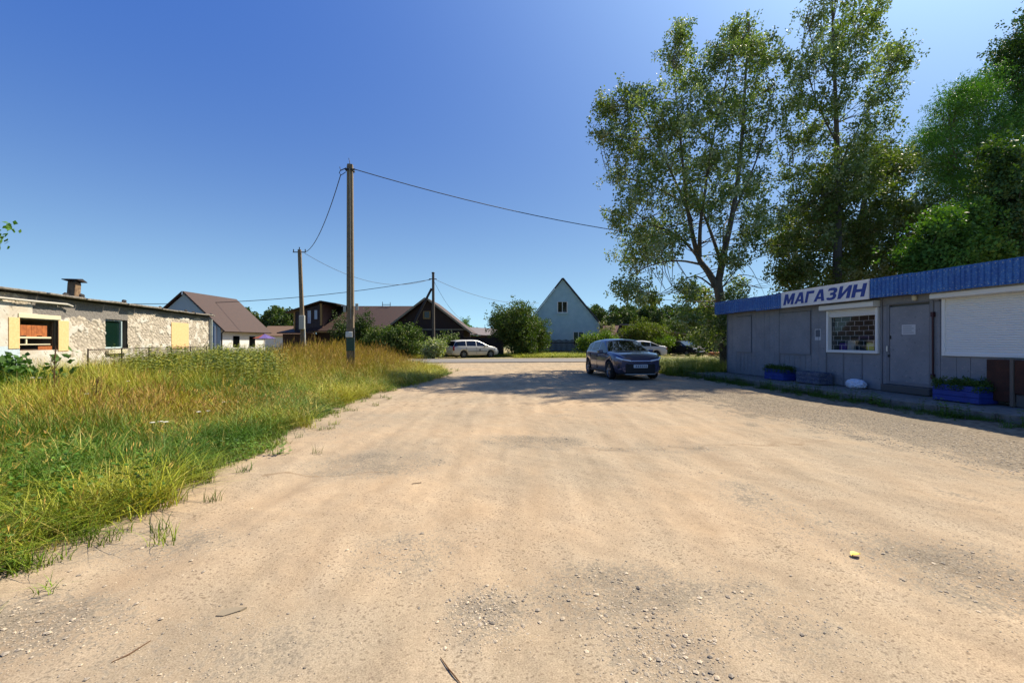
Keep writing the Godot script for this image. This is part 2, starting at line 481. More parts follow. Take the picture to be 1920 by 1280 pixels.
func hay_tuft(sd: int, n: int, h: float, w: float, spread: float, lean: float) -> ArrayMesh:      # tall stems with seed heads
	rng.seed = sd
	var b := MB.new(); b.st.set_smooth_group(-1)
	for i in n:
		var a := rng.randf() * TAU; var r := spread * sqrt(rng.randf())
		var p := Vector3(cos(a) * r, 0, sin(a) * r); var ln := Vector3(rng.randfn(), 0, rng.randfn()) * lean * 0.6
		var hh := h * rng.randf_range(0.6, 1.1)
		blade(b, p, hh, w * 0.8, ln, 3)
		# seed head: three narrow flat faces round the stem's end
		var q := p + Vector3(0, hh * (1.0 - 0.25 * ln.length()), 0) + ln * hh
		var up := (Vector3.UP + ln * 1.5).normalized()
		b.st.set_color(Color(1.0, 0.82, 0.72))
		for k in 3:
			var s := up.cross(rdir()).normalized()
			var l := h * rng.randf_range(0.10, 0.17)
			b.st.add_vertex(q - up * l * 0.6); b.st.add_vertex(q + s * w * 1.05); b.st.add_vertex(q + up * l * 0.6)
		if i % 2 == 0: blade(b, p, hh * 0.5, w * 1.2, Vector3(rng.randfn(), 0, rng.randfn()) * 0.5, 3)
	return b.mesh()

func weed_tuft(sd: int, stems: int, h: float, leaf: float) -> ArrayMesh:      # upright leafy weeds
	rng.seed = sd
	var b := MB.new(); b.st.set_smooth_group(-1)
	for i in stems:
		var p := Vector3(rng.randfn(), 0, rng.randfn()) * 0.10; var ln := Vector3(rng.randfn(), 0, rng.randfn()) * 0.12
		var hh := h * rng.randf_range(0.6, 1.1)
		b.st.set_color(Color.WHITE)
		blade(b, p, hh, 0.008, ln, 2)
		var m := int(hh / 0.055)
		for k in m:
			var t := (k + 1.0) / m
			var q := p + Vector3(0, hh * t, 0) + ln * hh * t * t
			var a := k * 2.4 + rng.randf()
			blade(b, q, leaf * 0.35 * (1.2 - 0.6 * t), leaf * 0.38, Vector3(cos(a), 0, sin(a)) * 2.6 * (1.15 - 0.55 * t), 3)
	return b.mesh()

func stone(sd: int) -> ArrayMesh:
	rng.seed = sd
	var b := MB.new(); b.st.set_smooth_group(-1)
	var v := []
	for k in 5:
		var a := TAU * k / 5.0 + rng.randf_range(-0.3, 0.3)
		v.append(Vector3(cos(a), rng.randf_range(-0.1, 0.25), sin(a)) * rng.randf_range(0.75, 1.1))
	var top := Vector3(rng.randf_range(-0.3, 0.3), 0.62, rng.randf_range(-0.3, 0.3)); var bot := Vector3(0, -0.6, 0)
	for k in 5:
		b.tri(v[k], top, v[(k + 1) % 5]); b.tri(v[(k + 1) % 5], bot, v[k])
	return b.mesh()

# ---------- the shop on the right: local x runs along its front towards the street's near end, z points out of the front ----------
const SHOP_U := Vector3(0.11300, 0, 0.99360)
# turns a profile drawn as (out, up) so that it runs along -x
const SIDE := Transform3D(Vector3(0, 0, 1), Vector3(0, 1, 0), Vector3(-1, 0, 0), Vector3.ZERO)
func shop_basis() -> Basis:
	var u := SHOP_U.normalized()
	return Basis(u, Vector3.UP, u.cross(Vector3.UP))
func shop_origin() -> Vector3:
	return Vector3(8.84, 0, -18.63)

func corrugated(u0: float, u1: float, y0: float, y1: float, z: float, pitch: float, deep: float) -> ArrayMesh:
	var b := MB.new()
	b.st.set_smooth_group(-1)
	var n := int(round((u1 - u0) / pitch))
	var prof := []
	for i in n:
		var a := u0 + (u1 - u0) * i / n; var p := (u1 - u0) / n
		prof.append_array([Vector2(a, z), Vector2(a + p * 0.30, z), Vector2(a + p * 0.42, z + deep), Vector2(a + p * 0.88, z + deep)])
	prof.append(Vector2(u1, z))
	for i in prof.size() - 1:
		var p: Vector2 = prof[i]; var q: Vector2 = prof[i + 1]
		b.quad(Vector3(p.x, y0, p.y), Vector3(q.x, y0, q.y), Vector3(q.x, y1, q.y), Vector3(p.x, y1, p.y))
		b.quad(Vector3(q.x, y0, q.y - 0.004), Vector3(p.x, y0, p.y - 0.004), Vector3(p.x, y1, p.y - 0.004), Vector3(q.x, y1, q.y - 0.004))
	return b.mesh()

func worn_paint(sd: int, a: Color, b: Color, worn: Color, cut: float) -> ImageTexture:
	# two close paint tones and sharp-edged worn spots
	var w := 512
	var n1 := FastNoiseLite.new(); n1.seed = sd; n1.frequency = 0.006; n1.fractal_octaves = 5
	var n2 := FastNoiseLite.new(); n2.seed = sd + 1; n2.frequency = 0.035; n2.fractal_octaves = 4
	var d1 := n1.get_seamless_image(w, w).get_data(); var d2 := n2.get_seamless_image(w, w).get_data()
	var out := PackedByteArray(); out.resize(w * w * 3)
	for i in w * w:
		var c := a.lerp(b, d1[i] / 255.0)
		if d2[i] / 255.0 > cut: c = c.lerp(worn, 0.75)
		elif d2[i] / 255.0 < 1.0 - cut - 0.02: c = c.lerp(a.darkened(0.25), 0.6)
		out[i * 3] = c.r8; out[i * 3 + 1] = c.g8; out[i * 3 + 2] = c.b8
	return ImageTexture.create_from_image(Image.create_from_data(w, w, false, Image.FORMAT_RGB8, out))

# heavy slanted capitals, each drawn in a unit square; a letter with a counter is two outlines that share an edge
func letter(parent: Node3D, ch: String, x: float, y: float, w: float, h: float, slant: float, m: Material):
	var V := func(a: Array) -> PackedVector2Array:
		var p := PackedVector2Array()
		for i in range(0, a.size(), 2): p.append(Vector2(x + a[i] * w + a[i + 1] * h * slant, y + a[i + 1] * h))
		return p
	var o: Array = {
		"М": [[0, 0, 0.25, 0, 0.25, 0.56, 0.42, 0.08, 0.58, 0.08, 0.75, 0.56, 0.75, 0, 1, 0, 1, 1, 0.70, 1, 0.5, 0.46, 0.30, 1, 0, 1]],
		"А": [[0, 0, 0.27, 0, 0.33, 0.2, 0.5, 0.2, 0.5, 0.38, 0.385, 0.38, 0.5, 0.74, 0.5, 1, 0.33, 1], [1, 0, 0.67, 1, 0.5, 1, 0.5, 0.74, 0.615, 0.38, 0.5, 0.38, 0.5, 0.2, 0.67, 0.2, 0.73, 0]],
		"Г": [[0, 0, 0.33, 0, 0.33, 0.76, 0.95, 0.76, 0.95, 1, 0, 1]],
		"З": [[0.02, 0.2, 0.12, 0.05, 0.35, 0, 0.6, 0, 0.85, 0.07, 0.97, 0.25, 0.93, 0.42, 0.80, 0.51, 0.92, 0.6, 0.96, 0.78, 0.85, 0.94, 0.6, 1, 0.3, 1, 0.1, 0.95, 0.05, 0.76, 0.3, 0.79, 0.58, 0.78, 0.65, 0.7, 0.58, 0.61, 0.33, 0.60, 0.33, 0.41, 0.60, 0.41, 0.67, 0.32, 0.58, 0.21, 0.35, 0.20, 0.2, 0.24]],
		"И": [[0, 0, 0.25, 0, 0.72, 0.60, 0.72, 0, 1, 0, 1, 1, 0.75, 1, 0.28, 0.40, 0.28, 1, 0, 1]],
		"Н": [[0, 0, 0.29, 0, 0.29, 0.38, 0.71, 0.38, 0.71, 0, 1, 0, 1, 1, 0.71, 1, 0.71, 0.61, 0.29, 0.61, 0.29, 1, 0, 1]]}[ch]
	var b := MB.new()
	for a in o: b.prism(V.call(a), 0.0355, 0.042)
	part(parent, "letter", b.mesh(), m)

func roller(parent: Node3D, called: String, u0: float, u1: float, y0: float, y1: float, slat_h: float, z: float, m: Material):
	var n := int(round((y1 - y0) / slat_h))
	var b := MB.new(); b.st.set_smooth_group(0)
	var w := u1 - u0
	var h := (y1 - y0) / n
	var prof := []
	for k in 5:
		var t := k / 4.0
		prof.append(Vector2(h * 0.94 * t, 0.011 * sin(PI * t)))
	for k in 4:
		b.quad(Vector3(0, prof[k].x, prof[k].y), Vector3(w, prof[k].x, prof[k].y), Vector3(w, prof[k + 1].x, prof[k + 1].y), Vector3(0, prof[k + 1].x, prof[k + 1].y))
	b.box(Vector3(0, 0, -0.012), Vector3(w, h * 1.0, -0.004))
	var me := b.mesh()
	for i in n:
		var s := part(parent, called, me, m)
		s.position = Vector3(u0, y0 + h * i, z)

func build_shop():
	var o := thing("shop_kiosk", "long low grey metal shop with blue corrugated fascia", "shop", shop_origin(), "", shop_basis())
	var grey_t := worn_paint(31, Color(0.45, 0.46, 0.485), Color(0.52, 0.53, 0.55), Color(0.58, 0.57, 0.56), 0.80)
	var grey := mat("grey paint", Color.WHITE, 0.55, {"tex": grey_t, "scale": 0.45})
	var grey_dark := mat("grey trim paint", Color(0.43, 0.44, 0.465), 0.5)
	var blue_t := worn_paint(37, Color(0.085, 0.28, 0.56), Color(0.18, 0.42, 0.68), Color(0.44, 0.54, 0.62), 0.70)
	var blue := mat("blue sheet paint", Color.WHITE, 0.42, {"tex": blue_t, "scale": 0.8, "spec": 0.5})
	var white := mat("white shutter paint", Color(0.86, 0.86, 0.84), 0.45)
	var dark := mat("inner lining", Color(0.36, 0.37, 0.35), 0.9)
	var rust_t := worn_paint(41, Color(0.19, 0.105, 0.075), Color(0.30, 0.165, 0.10), Color(0.13, 0.09, 0.07), 0.75)
	var rust := mat("rusty metal", Color.WHITE, 0.85, {"tex": rust_t, "scale": 1.2})
	var base_y := 0.12
	var L := 14.2
	# carcass behind the cladding, window niche left open
	var b := MB.new()
	b.box(Vector3(0, 0, -6.0), Vector3(5.2, 2.86, -0.05)); b.box(Vector3(6.72, 0, -6.0), Vector3(L, 2.86, -0.05))
	b.box(Vector3(5.2, 0, -6.0), Vector3(6.72, 1.11, -0.05)); b.box(Vector3(5.2, 2.14, -6.0), Vector3(6.72, 2.86, -0.05)); b.box(Vector3(5.2, 1.11, -6.0), Vector3(6.72, 2.14, -1.6))
	part(o, "core_wall", b.mesh(), dark)
	var b2 := MB.new()
	b2.box(Vector3(-0.35, 2.87, -6.3), Vector3(L + 0.3, 2.93, 0.30))
	part(o, "roof", b2.mesh(), blue)
	# cladding panels: each from u0 to u1, y0 to y1, proud by z
	var cols := [0.0, 0.62, 1.55, 2.02, 3.05, 4.46, 5.06]
	for i in cols.size() - 1:
		var z := [0.0, 0.012, 0.0, 0.014, 0.004, 0.0][i] as float
		var p := MB.new()
		if i == 1 or i == 4:        # a blanked-out window above a low panel
			p.box(Vector3(cols[i] + 0.004, 0.99, -0.05), Vector3(cols[i + 1] - 0.03, 2.34, z + 0.012), Transform3D.IDENTITY, 0.006)
			part(o, "panel", p.mesh(), grey)
			bpart(o, "panel", Vector3(cols[i] + 0.004, base_y, -0.05), Vector3(cols[i + 1] - 0.006, 0.975, 0.0), grey, 0.004)
			bpart(o, "panel", Vector3(cols[i] + 0.004, 2.352, -0.05), Vector3(cols[i + 1] - 0.006, 2.86, 0.0), grey, 0.004)
			bpart(o, "batten", Vector3(cols[i + 1] - 0.025, 0.96, -0.05), Vector3(cols[i + 1] - 0.004, 2.36, 0.03), grey_dark, 0.003)
			bpart(o, "batten", Vector3(cols[i] + 0.06, 0.955, 0.001), Vector3(cols[i + 1] - 0.03, 0.995, 0.028), grey_dark, 0.003)
		else:
			p.box(Vector3(cols[i] + 0.004, base_y, -0.05), Vector3(cols[i + 1] - 0.006, 2.86, z), Transform3D.IDENTITY, 0.005)
			part(o, "panel", p.mesh(), grey)
		# shallow pressed ribs
		var n := int((cols[i + 1] - cols[i]) / 0.21)
		for k in range(1, n):
			var u: float = cols[i] + (cols[i + 1] - cols[i]) * k / n
			bpart(o, "rib", Vector3(u - 0.012, base_y + 0.02, z), Vector3(u + 0.012, 0.94 if (i == 1 or i == 4) else 2.84, z + 0.007), grey, 0.003)
	for u in [0.0, 3.05, 5.06]:
		bpart(o, "batten", Vector3(u - 0.02, base_y, -0.04), Vector3(u + 0.02, 2.86, 0.026), grey_dark, 0.004)
	# below and above the window
	for k in 3:
		bpart(o, "panel", Vector3(5.07 + 0.6 * k, base_y, -0.05), Vector3(5.07 + 0.6 * k + 0.592, 1.06, 0.0), grey, 0.004)
	for k in [1, 2]: bpart(o, "batten", Vector3(5.05 + 0.6 * k, base_y, 0.0), Vector3(5.085 + 0.6 * k, 1.05, 0.018), grey_dark, 0.003)
	bpart(o, "panel", Vector3(5.07, 2.30, -0.05), Vector3(6.86, 2.86, 0.0), grey, 0.004)
	bpart(o, "panel", Vector3(6.87, 2.31, -0.05), Vector3(8.28, 2.86, 0.0), grey, 0.004)
	bpart(o, "panel", Vector3(6.885, base_y, -0.05), Vector3(6.99, 2.30, 0.0), grey, 0.004)
	bpart(o, "batten", Vector3(6.845, base_y, -0.03), Vector3(6.885, 2.86, 0.03), grey_dark, 0.004)
	bpart(o, "panel", Vector3(8.17, base_y, -0.05), Vector3(8.30, 2.30, 0.0), grey, 0.004)
	# right part: low panels under the big shutter
	for k in 9:
		bpart(o, "panel", Vector3(8.31 + 0.62 * k, base_y, -0.05), Vector3(8.31 + 0.62 * k + 0.612, 1.05, 0.0), grey, 0.004)
		bpart(o, "rib", Vector3(8.62 + 0.62 * k, base_y + 0.02, 0.0), Vector3(8.65 + 0.62 * k, 1.03, 0.009), grey, 0.003)
	bpart(o, "panel", Vector3(8.31, 1.05, -0.05), Vector3(8.37, 2.86, 0.0), grey, 0.004)
	bpart(o, "panel", Vector3(11.95, 1.058, -0.05), Vector3(L, 2.86, 0.0), grey, 0.004)
	bpart(o, "panel", Vector3(8.38, 2.50, -0.05), Vector3(11.94, 2.86, 0.0), grey, 0.004)
	# shop window: frame, grille, glass, goods
	var w := part(o, "window", _frame_mesh(5.12, 6.80, 1.06, 2.28, 0.075, -0.06, 0.07), white)
	roller(w, "slat", 5.19, 6.73, 2.12, 2.28, 0.04, 0.022, white)
	bpart(w, "bottom_rail", Vector3(5.20, 2.085, 0.0), Vector3(6.72, 2.118, 0.03), white, 0.006)
	var bx := MB.new(); bx.prism(PackedVector2Array([Vector2(0.0, 2.29), Vector2(0.20, 2.29), Vector2(0.22, 2.31), Vector2(0.22, 2.42), Vector2(0.17, 2.455), Vector2(0.0, 2.455)]), -6.82, -5.02, SIDE)
	part(w, "shutter_box", bx.mesh(), white)
	var g := MB.new()
	var rows := 7
	var y0 := 1.135; var y1 := 2.085
	for r in rows + 1:
		var y := y0 + (y1 - y0) * r / rows
		g.box(Vector3(5.20, y - 0.004, -0.073), Vector3(6.72, y + 0.004, -0.065))
		if r < rows:
			var off := 0.0 if r % 2 == 0 else 0.145
			var u := 5.24 + off
			while u < 6.70:
				g.box(Vector3(u - 0.004, y + 0.004, -0.073), Vector3(u + 0.004, y + (y1 - y0) / rows - 0.004, -0.065))
				u += 0.29
	part(w, "security_grille", g.mesh(), mat("grille paint", Color(0.80, 0.81, 0.80), 0.5))
	bpart(w, "pane", Vector3(5.19, 1.13, -0.052), Vector3(6.73, 2.12, -0.047), mat("shop glass", Color(0.16, 0.22, 0.21), 0.03, {"alpha": 0.10, "spec": 0.3}))
	# door
	var d := part(o, "door_frame", _frame_mesh(6.995, 8.165, 0.30, 2.34, 0.085, -0.04, 0.022), grey_dark)
	bpart(o, "threshold", Vector3(6.97, base_y, -0.05), Vector3(8.2, 0.295, 0.16), mat("old concrete step", Color(0.33, 0.32, 0.31), 0.95), 0.01)
	var leaf := bpart(o, "door", Vector3(7.09, 0.36, -0.03), Vector3(8.07, 2.25, 0.012), grey, 0.006)
	bpart(leaf, "handle", Vector3(7.03, 1.12, 0.03), Vector3(7.06, 1.27, 0.06), mat("bright steel", Color(0.75, 0.76, 0.78), 0.3, {"metal": 0.8}), 0.008)
	bpart(leaf, "lock", Vector3(7.05, 0.98, 0.012), Vector3(7.10, 1.05, 0.04), mat("black iron", Color(0.07, 0.07, 0.075), 0.6), 0.008)
	bpart(leaf, "lock", Vector3(7.10, 1.44, 0.012), Vector3(7.135, 1.53, 0.035), mats["black iron"], 0.008)
	var hb := MB.new(); hb.tube([Vector3(8.185, 0.55, 0.05), Vector3(8.18, 2.02, 0.05)], [0.018, 0.018], 6); hb.box(Vector3(8.15, 1.95, 0.012), Vector3(8.21, 2.06, 0.075)); hb.box(Vector3(8.15, 0.52, 0.012), Vector3(8.21, 0.63, 0.075))
	part(o, "locking_bar", hb.mesh(), mat("dark red iron", Color(0.23, 0.09, 0.10), 0.6))
	var lb := MB.new(); lb.box(Vector3(7.70, 2.36, 0.0), Vector3(7.80, 2.49, 0.08), Transform3D.IDENTITY, 0.02)
	part(o, "wall_lamp", lb.mesh(), mat("lamp cover", Color(0.80, 0.78, 0.68), 0.4))
	# the big closed roller shutter
	var big := part(o, "roller_shutter", _frame_mesh(8.37, 11.94, 1.055, 2.36, 0.07, -0.05, 0.05), white)
	roller(big, "slat", 8.44, 11.87, 1.06, 2.34, 0.05, 0.018, white)
	for u in [8.6, 9.1, 9.9]: bpart(big, "lock_plate", Vector3(u, 1.085, 0.03), Vector3(u + 0.06, 1.10, 0.042), mats["black iron"])
	var bb := MB.new(); bb.prism(PackedVector2Array([Vector2(0.0, 2.345), Vector2(0.22, 2.345), Vector2(0.24, 2.36), Vector2(0.24, 2.45), Vector2(0.17, 2.51), Vector2(0.0, 2.51)]), -12.04, -8.27, SIDE)
	part(big, "shutter_box", bb.mesh(), white)
	# fascia: one sheet after another, overlapping by turns
	var sheets := [-0.36, 0.95, 2.3, 3.61, 6.87, 7.95, 9.0, 10.15, 11.3, 12.45, 13.6]
	for i in sheets.size() - 1:
		if i == 3: bpart(o, "fascia_sheet", Vector3(3.62, 2.5, 0.315), Vector3(6.86, 2.955, 0.33), blue); continue
		var z := 0.34 + (0.006 if i % 2 else 0.0)
		part(o, "fascia_sheet", corrugated(sheets[i] - 0.02, sheets[i + 1] + 0.02, 2.485 + 0.012 * sin(i * 2.1), 2.985 + 0.008 * cos(i * 1.7), z, 0.115, 0.022), blue)
	var sc := MB.new()
	for i in 116:
		var u := -0.3 + i * 0.12
		if u > 3.55 and u < 6.92: continue
		for y in [2.53, 2.93]: sc.box(Vector3(u - 0.008, y - 0.008 + 0.01 * sin(i * 1.7), 0.336), Vector3(u + 0.008, y + 0.008 + 0.01 * sin(i * 1.7), 0.374))
	part(o, "fascia_screws", sc.mesh(), mat("zinc screw", Color(0.62, 0.64, 0.66), 0.5)).set_meta("kind", "stuff")
	bpart(o, "soffit", Vector3(-0.34, 2.50, 0.005), Vector3(L, 2.53, 0.325), mat("soffit board", Color(0.40, 0.40, 0.41), 0.9))
	bpart(o, "fascia_rail", Vector3(-0.36, 2.86, 0.30), Vector3(L, 2.868, 0.338), grey_dark)
	# sign
	var s := thing("shop_sign", "white sign board with slanted blue capital letters on the shop fascia", "sign", shop_origin() + shop_basis() * Vector3(3.62, 2.475, 0.345), "", shop_basis())
	var sb := MB.new(); sb.box(Vector3(0, 0, 0), Vector3(3.24, 0.515, 0.035), Transform3D.IDENTITY, 0.006)
	var sign_t := worn_paint(43, Color(0.84, 0.82, 0.78), Color(0.91, 0.89, 0.86), Color(0.76, 0.72, 0.65), 0.88)
	part(s, "board", sb.mesh(), mat("sign white", Color.WHITE, 0.5, {"tex": sign_t, "scale": 0.9}))
	var word := "МАГАЗИН"
	var wid := [0.44, 0.40, 0.32, 0.40, 0.36, 0.40, 0.40]
	var lx := 0.11
	for k in 7:
		letter(s, word[k], lx, 0.085 + 0.003 * sin(k * 3.0), wid[k], 0.345, 0.27, mat("sign blue", Color(0.085, 0.20, 0.52), 0.45))
		lx += wid[k] + (0.035 if k in [1, 2] else 0.052)
	# goods in the window
	var p1 := thing("goods_package", "purple and white package standing behind the shop window grille", "package", shop_origin() + shop_basis() * Vector3(5.24, 1.112, -0.38), "", shop_basis())
	bpart(p1, "pack", Vector3(0, 0, 0), Vector3(0.24, 0.22, 0.14), mat("violet print", Color(0.36, 0.22, 0.55), 0.4), 0.02)
	bpart(p1, "label_band", Vector3(0.245, 0, 0.0), Vector3(0.46, 0.28, 0.1), mat("pale print", Color(0.75, 0.74, 0.68), 0.4), 0.02)
	var p2 := thing("price_card", "small yellow green card leaning in the shop window", "card", shop_origin() + shop_basis() * Vector3(6.22, 1.112, -0.20), "", shop_basis())
	bpart(p2, "card", Vector3(0, 0, 0), Vector3(0.22, 0.22, 0.012), mat("yellow card", Color(0.74, 0.76, 0.15), 0.5))
	bpart(p2, "picture_strip", Vector3(0.01, 0.13, 0.0125), Vector3(0.21, 0.205, 0.014), mat("pale green print", Color(0.78, 0.80, 0.55), 0.5))
	# papers
	var n1 := thing("wall_notice", "portrait sheet with grey picture taped to the grey shop wall", "notice", shop_origin() + shop_basis() * Vector3(4.62, 1.42, 0.003), "", shop_basis())
	bpart(n1, "sheet", Vector3(0, 0, 0), Vector3(0.23, 0.34, 0.003), mat("paper", Color(0.72, 0.73, 0.74), 0.8))
	bpart(n1, "picture", Vector3(0.025, 0.10, 0.0035), Vector3(0.205, 0.315, 0.005), mat("grey print", Color(0.36, 0.38, 0.41), 0.8))
	var n2 := thing("door_notice", "white landscape paper notice taped to the grey shop door", "notice", shop_origin() + shop_basis() * Vector3(7.41, 1.55, 0.0125), "", shop_basis())
	bpart(n2, "sheet", Vector3(0, 0, 0), Vector3(0.34, 0.24, 0.003), mats["paper"])
	for k in 4: bpart(n2, "text_line", Vector3(0.03, 0.04 + 0.05 * k, 0.0035), Vector3(0.30 - 0.05 * (k % 2), 0.052 + 0.05 * k, 0.0045), mats["grey print"])
	# rusty cabinet by the shutter
	var cb := thing("rusty_cabinet", "rust brown metal cabinet with pale corner post under the big shutter", "cabinet", shop_origin() + shop_basis() * Vector3(9.42, 0.12, 0.012), "", shop_basis())
	bpart(cb, "side_panel", Vector3(0.02, 0.08, 0.0), Vector3(0.42, 0.90, 0.28), rust, 0.01)
	bpart(cb, "post", Vector3(0.425, 0.0, 0.24), Vector3(0.485, 0.92, 0.30), mat("greyish wood", Color(0.40, 0.36, 0.32), 0.9), 0.006)
	bpart(cb, "door_panel", Vector3(0.49, 0.25, 0.0), Vector3(1.10, 0.90, 0.28), rust, 0.01)
	bpart(cb, "plinth", Vector3(0.49, 0.0, 0.0), Vector3(1.10, 0.24, 0.25), mats["old concrete step"], 0.01)

func _frame_mesh(u0: float, u1: float, y0: float, y1: float, t: float, z0: float, z1: float) -> ArrayMesh:
	var b := MB.new()
	b.box(Vector3(u0, y0, z0), Vector3(u0 + t, y1, z1), Transform3D.IDENTITY, 0.006); b.box(Vector3(u1 - t, y0, z0), Vector3(u1, y1, z1), Transform3D.IDENTITY, 0.006)
	b.box(Vector3(u0 + t, y0, z0), Vector3(u1 - t, y0 + t, z1 - 0.002), Transform3D.IDENTITY, 0.006); b.box(Vector3(u0 + t, y1 - t * 0.4, z0), Vector3(u1 - t, y1, z1 - 0.002), Transform3D.IDENTITY, 0.006)
	return b.mesh()

func planter(u: float, z: float, label: String, m: Material, low: bool):
	var o := thing("planter_box", label, "planter", shop_origin() + shop_basis() * Vector3(u, 0.115, z), "planter boxes in front of the shop", shop_basis())
	var boards := 3
	for k in boards:
		var y := 0.012 + 0.115 * k
		bpart(o, "board", Vector3(0, y, 0.42), Vector3(0.9, y + 0.11, 0.445), m, 0.006)
		bpart(o, "board", Vector3(0.875, y, 0.0), Vector3(0.90, y + 0.11, 0.418), m, 0.006)
		bpart(o, "board", Vector3(0.0, y, 0.0), Vector3(0.025, y + 0.11, 0.418), m, 0.006)
		bpart(o, "board", Vector3(0.027, y, 0.0), Vector3(0.873, y + 0.11, 0.025), m, 0.006)
	bpart(o, "soil", Vector3(0.028, 0.0, 0.028), Vector3(0.872, 0.30 if not low else 0.22, 0.416), mat("planter soil", Color(0.17, 0.12, 0.08), 1.0))
	if not low:
		var f := thing("potted_greenery", "low dense green leaves growing in the %s planter" % ["blue"][0], "plant", shop_origin() + shop_basis() * Vector3(u, 0.41, z), "", shop_basis())
		f.set_meta("label", label.replace("wooden planter box filled with greenery", "planter's dense low green plants"))
		var xf := []; var cols := []
		for i in 420:
			xf.append(Transform3D(Basis(rdir(), rng.randf() * TAU).scaled(Vector3.ONE * rng.randf_range(0.7, 1.2)), Vector3(rng.randf_range(-0.03, 0.93), rng.randf_range(0.0, 0.20) * (0.6 + 0.4 * sin(i)), rng.randf_range(0.0, 0.46))))
			cols.append(Color(0.05, 0.10, 0.02).lerp(Color(0.08, 0.14, 0.025), rng.randf()))
		copies(f, "leaves", leaf_spray(71, 9, 0.07, 0.022, 0.06), leaf_mat("leaf"), xf, cols)

func build_shop_front():
	# sidewalk of cast slabs, children of the sidewalk's bed
	var conc_t := noise_tex(51, 0.012, Color(0.36, 0.35, 0.33), Color(0.52, 0.50, 0.47))
	var conc := mat("pavement concrete", Color.WHITE, 0.95, {"tex": conc_t, "scale": 0.7})
	var bed := MB.new(); bed.box(Vector3(-2.4, -0.2, 0.0), Vector3(14.5, 0.085, 1.42))
	var sw := structure("sidewalk", bed.mesh(), mat("sidewalk bed", Color(0.27, 0.25, 0.22), 1.0))
	sw.transform = Transform3D(shop_basis(), shop_origin())
	for k in 17:
		var s := bpart(sw, "slab", Vector3(-2.4 + k * 0.99, -0.04, 0.0), Vector3(-2.4 + k * 0.99 + 0.975, 0.115, 1.45), conc, 0.012)
		s.position.y = rng.randf_range(-0.012, 0.0); s.rotation.x = rng.randf_range(-0.004, 0.004)
	var bluew := mat("blue planter paint", Color.WHITE, 0.6, {"tex": worn_paint(61, Color(0.07, 0.16, 0.47), Color(0.12, 0.24, 0.55), Color(0.36, 0.42, 0.52), 0.84), "scale": 1.4})
	var fadedw := mat("faded planter paint", Color.WHITE, 0.8, {"tex": worn_paint(63, Color(0.20, 0.25, 0.38), Color(0.40, 0.42, 0.46), Color(0.55, 0.53, 0.50), 0.70), "scale": 1.4})
	planter(3.12, 0.17, "blue wooden planter box filled with greenery beside the faded empty planter", bluew, false)
	planter(4.50, 0.10, "faded grey blue wooden planter box without plants", fadedw, true)
	planter(8.66, 0.17, "blue wooden planter box filled with greenery beside the shop door", bluew, false)
	# crumpled plastic bag
	var bag := thing("plastic_bag", "crumpled white plastic bag lying against the shop wall", "bag", shop_origin() + shop_basis() * Vector3(6.0, 0.11, 0.03), "", shop_basis())
	var n := FastNoiseLite.new(); n.seed = 5; n.frequency = 4.5; n.fractal_octaves = 4; n.fractal_type = FastNoiseLite.FRACTAL_RIDGED
	var b := MB.new(); b.st.set_smooth_group(-1)
	var rows := []
	for j in 15:
		var row := []
		for i in 28:
			var th := PI * j / 14.0; var ph := TAU * i / 28.0
			var p := Vector3(sin(th) * cos(ph), cos(th), sin(th) * sin(ph))
			p *= 1.0 + 0.28 * n.get_noise_3dv(p * 0.9)
			row.append(Vector3(0.27 + p.x * 0.27, maxf(0.11 + p.y * 0.125, 0.003), 0.15 + p.z * 0.14))
		rows.append(row)
	for j in 14:
		for i in 28:
			b.quad(rows[j][(i + 1) % 28], rows[j + 1][(i + 1) % 28], rows[j + 1][i], rows[j][i])
	part(bag, "film", b.mesh(), mat("white film", Color(0.80, 0.83, 0.88), 0.3))

# ---------- the ruin on the left: local x runs along its front away from the camera, z points out of the front ----------
func ruin_origin() -> Vector3:
	return Vector3(-10.74 - 0.2366 * 9.0, 0, -9.0)
func ruin_basis() -> Basis:
	var u := Vector3(-0.2366, 0, -1).normalized()
	return Basis(u, Vector3.UP, u.cross(Vector3.UP))
func ruin_u(px: float) -> float:      # picture column -> place along the front
	return (9161.0 / (758.2 - px) - 9.0) * 1.0276

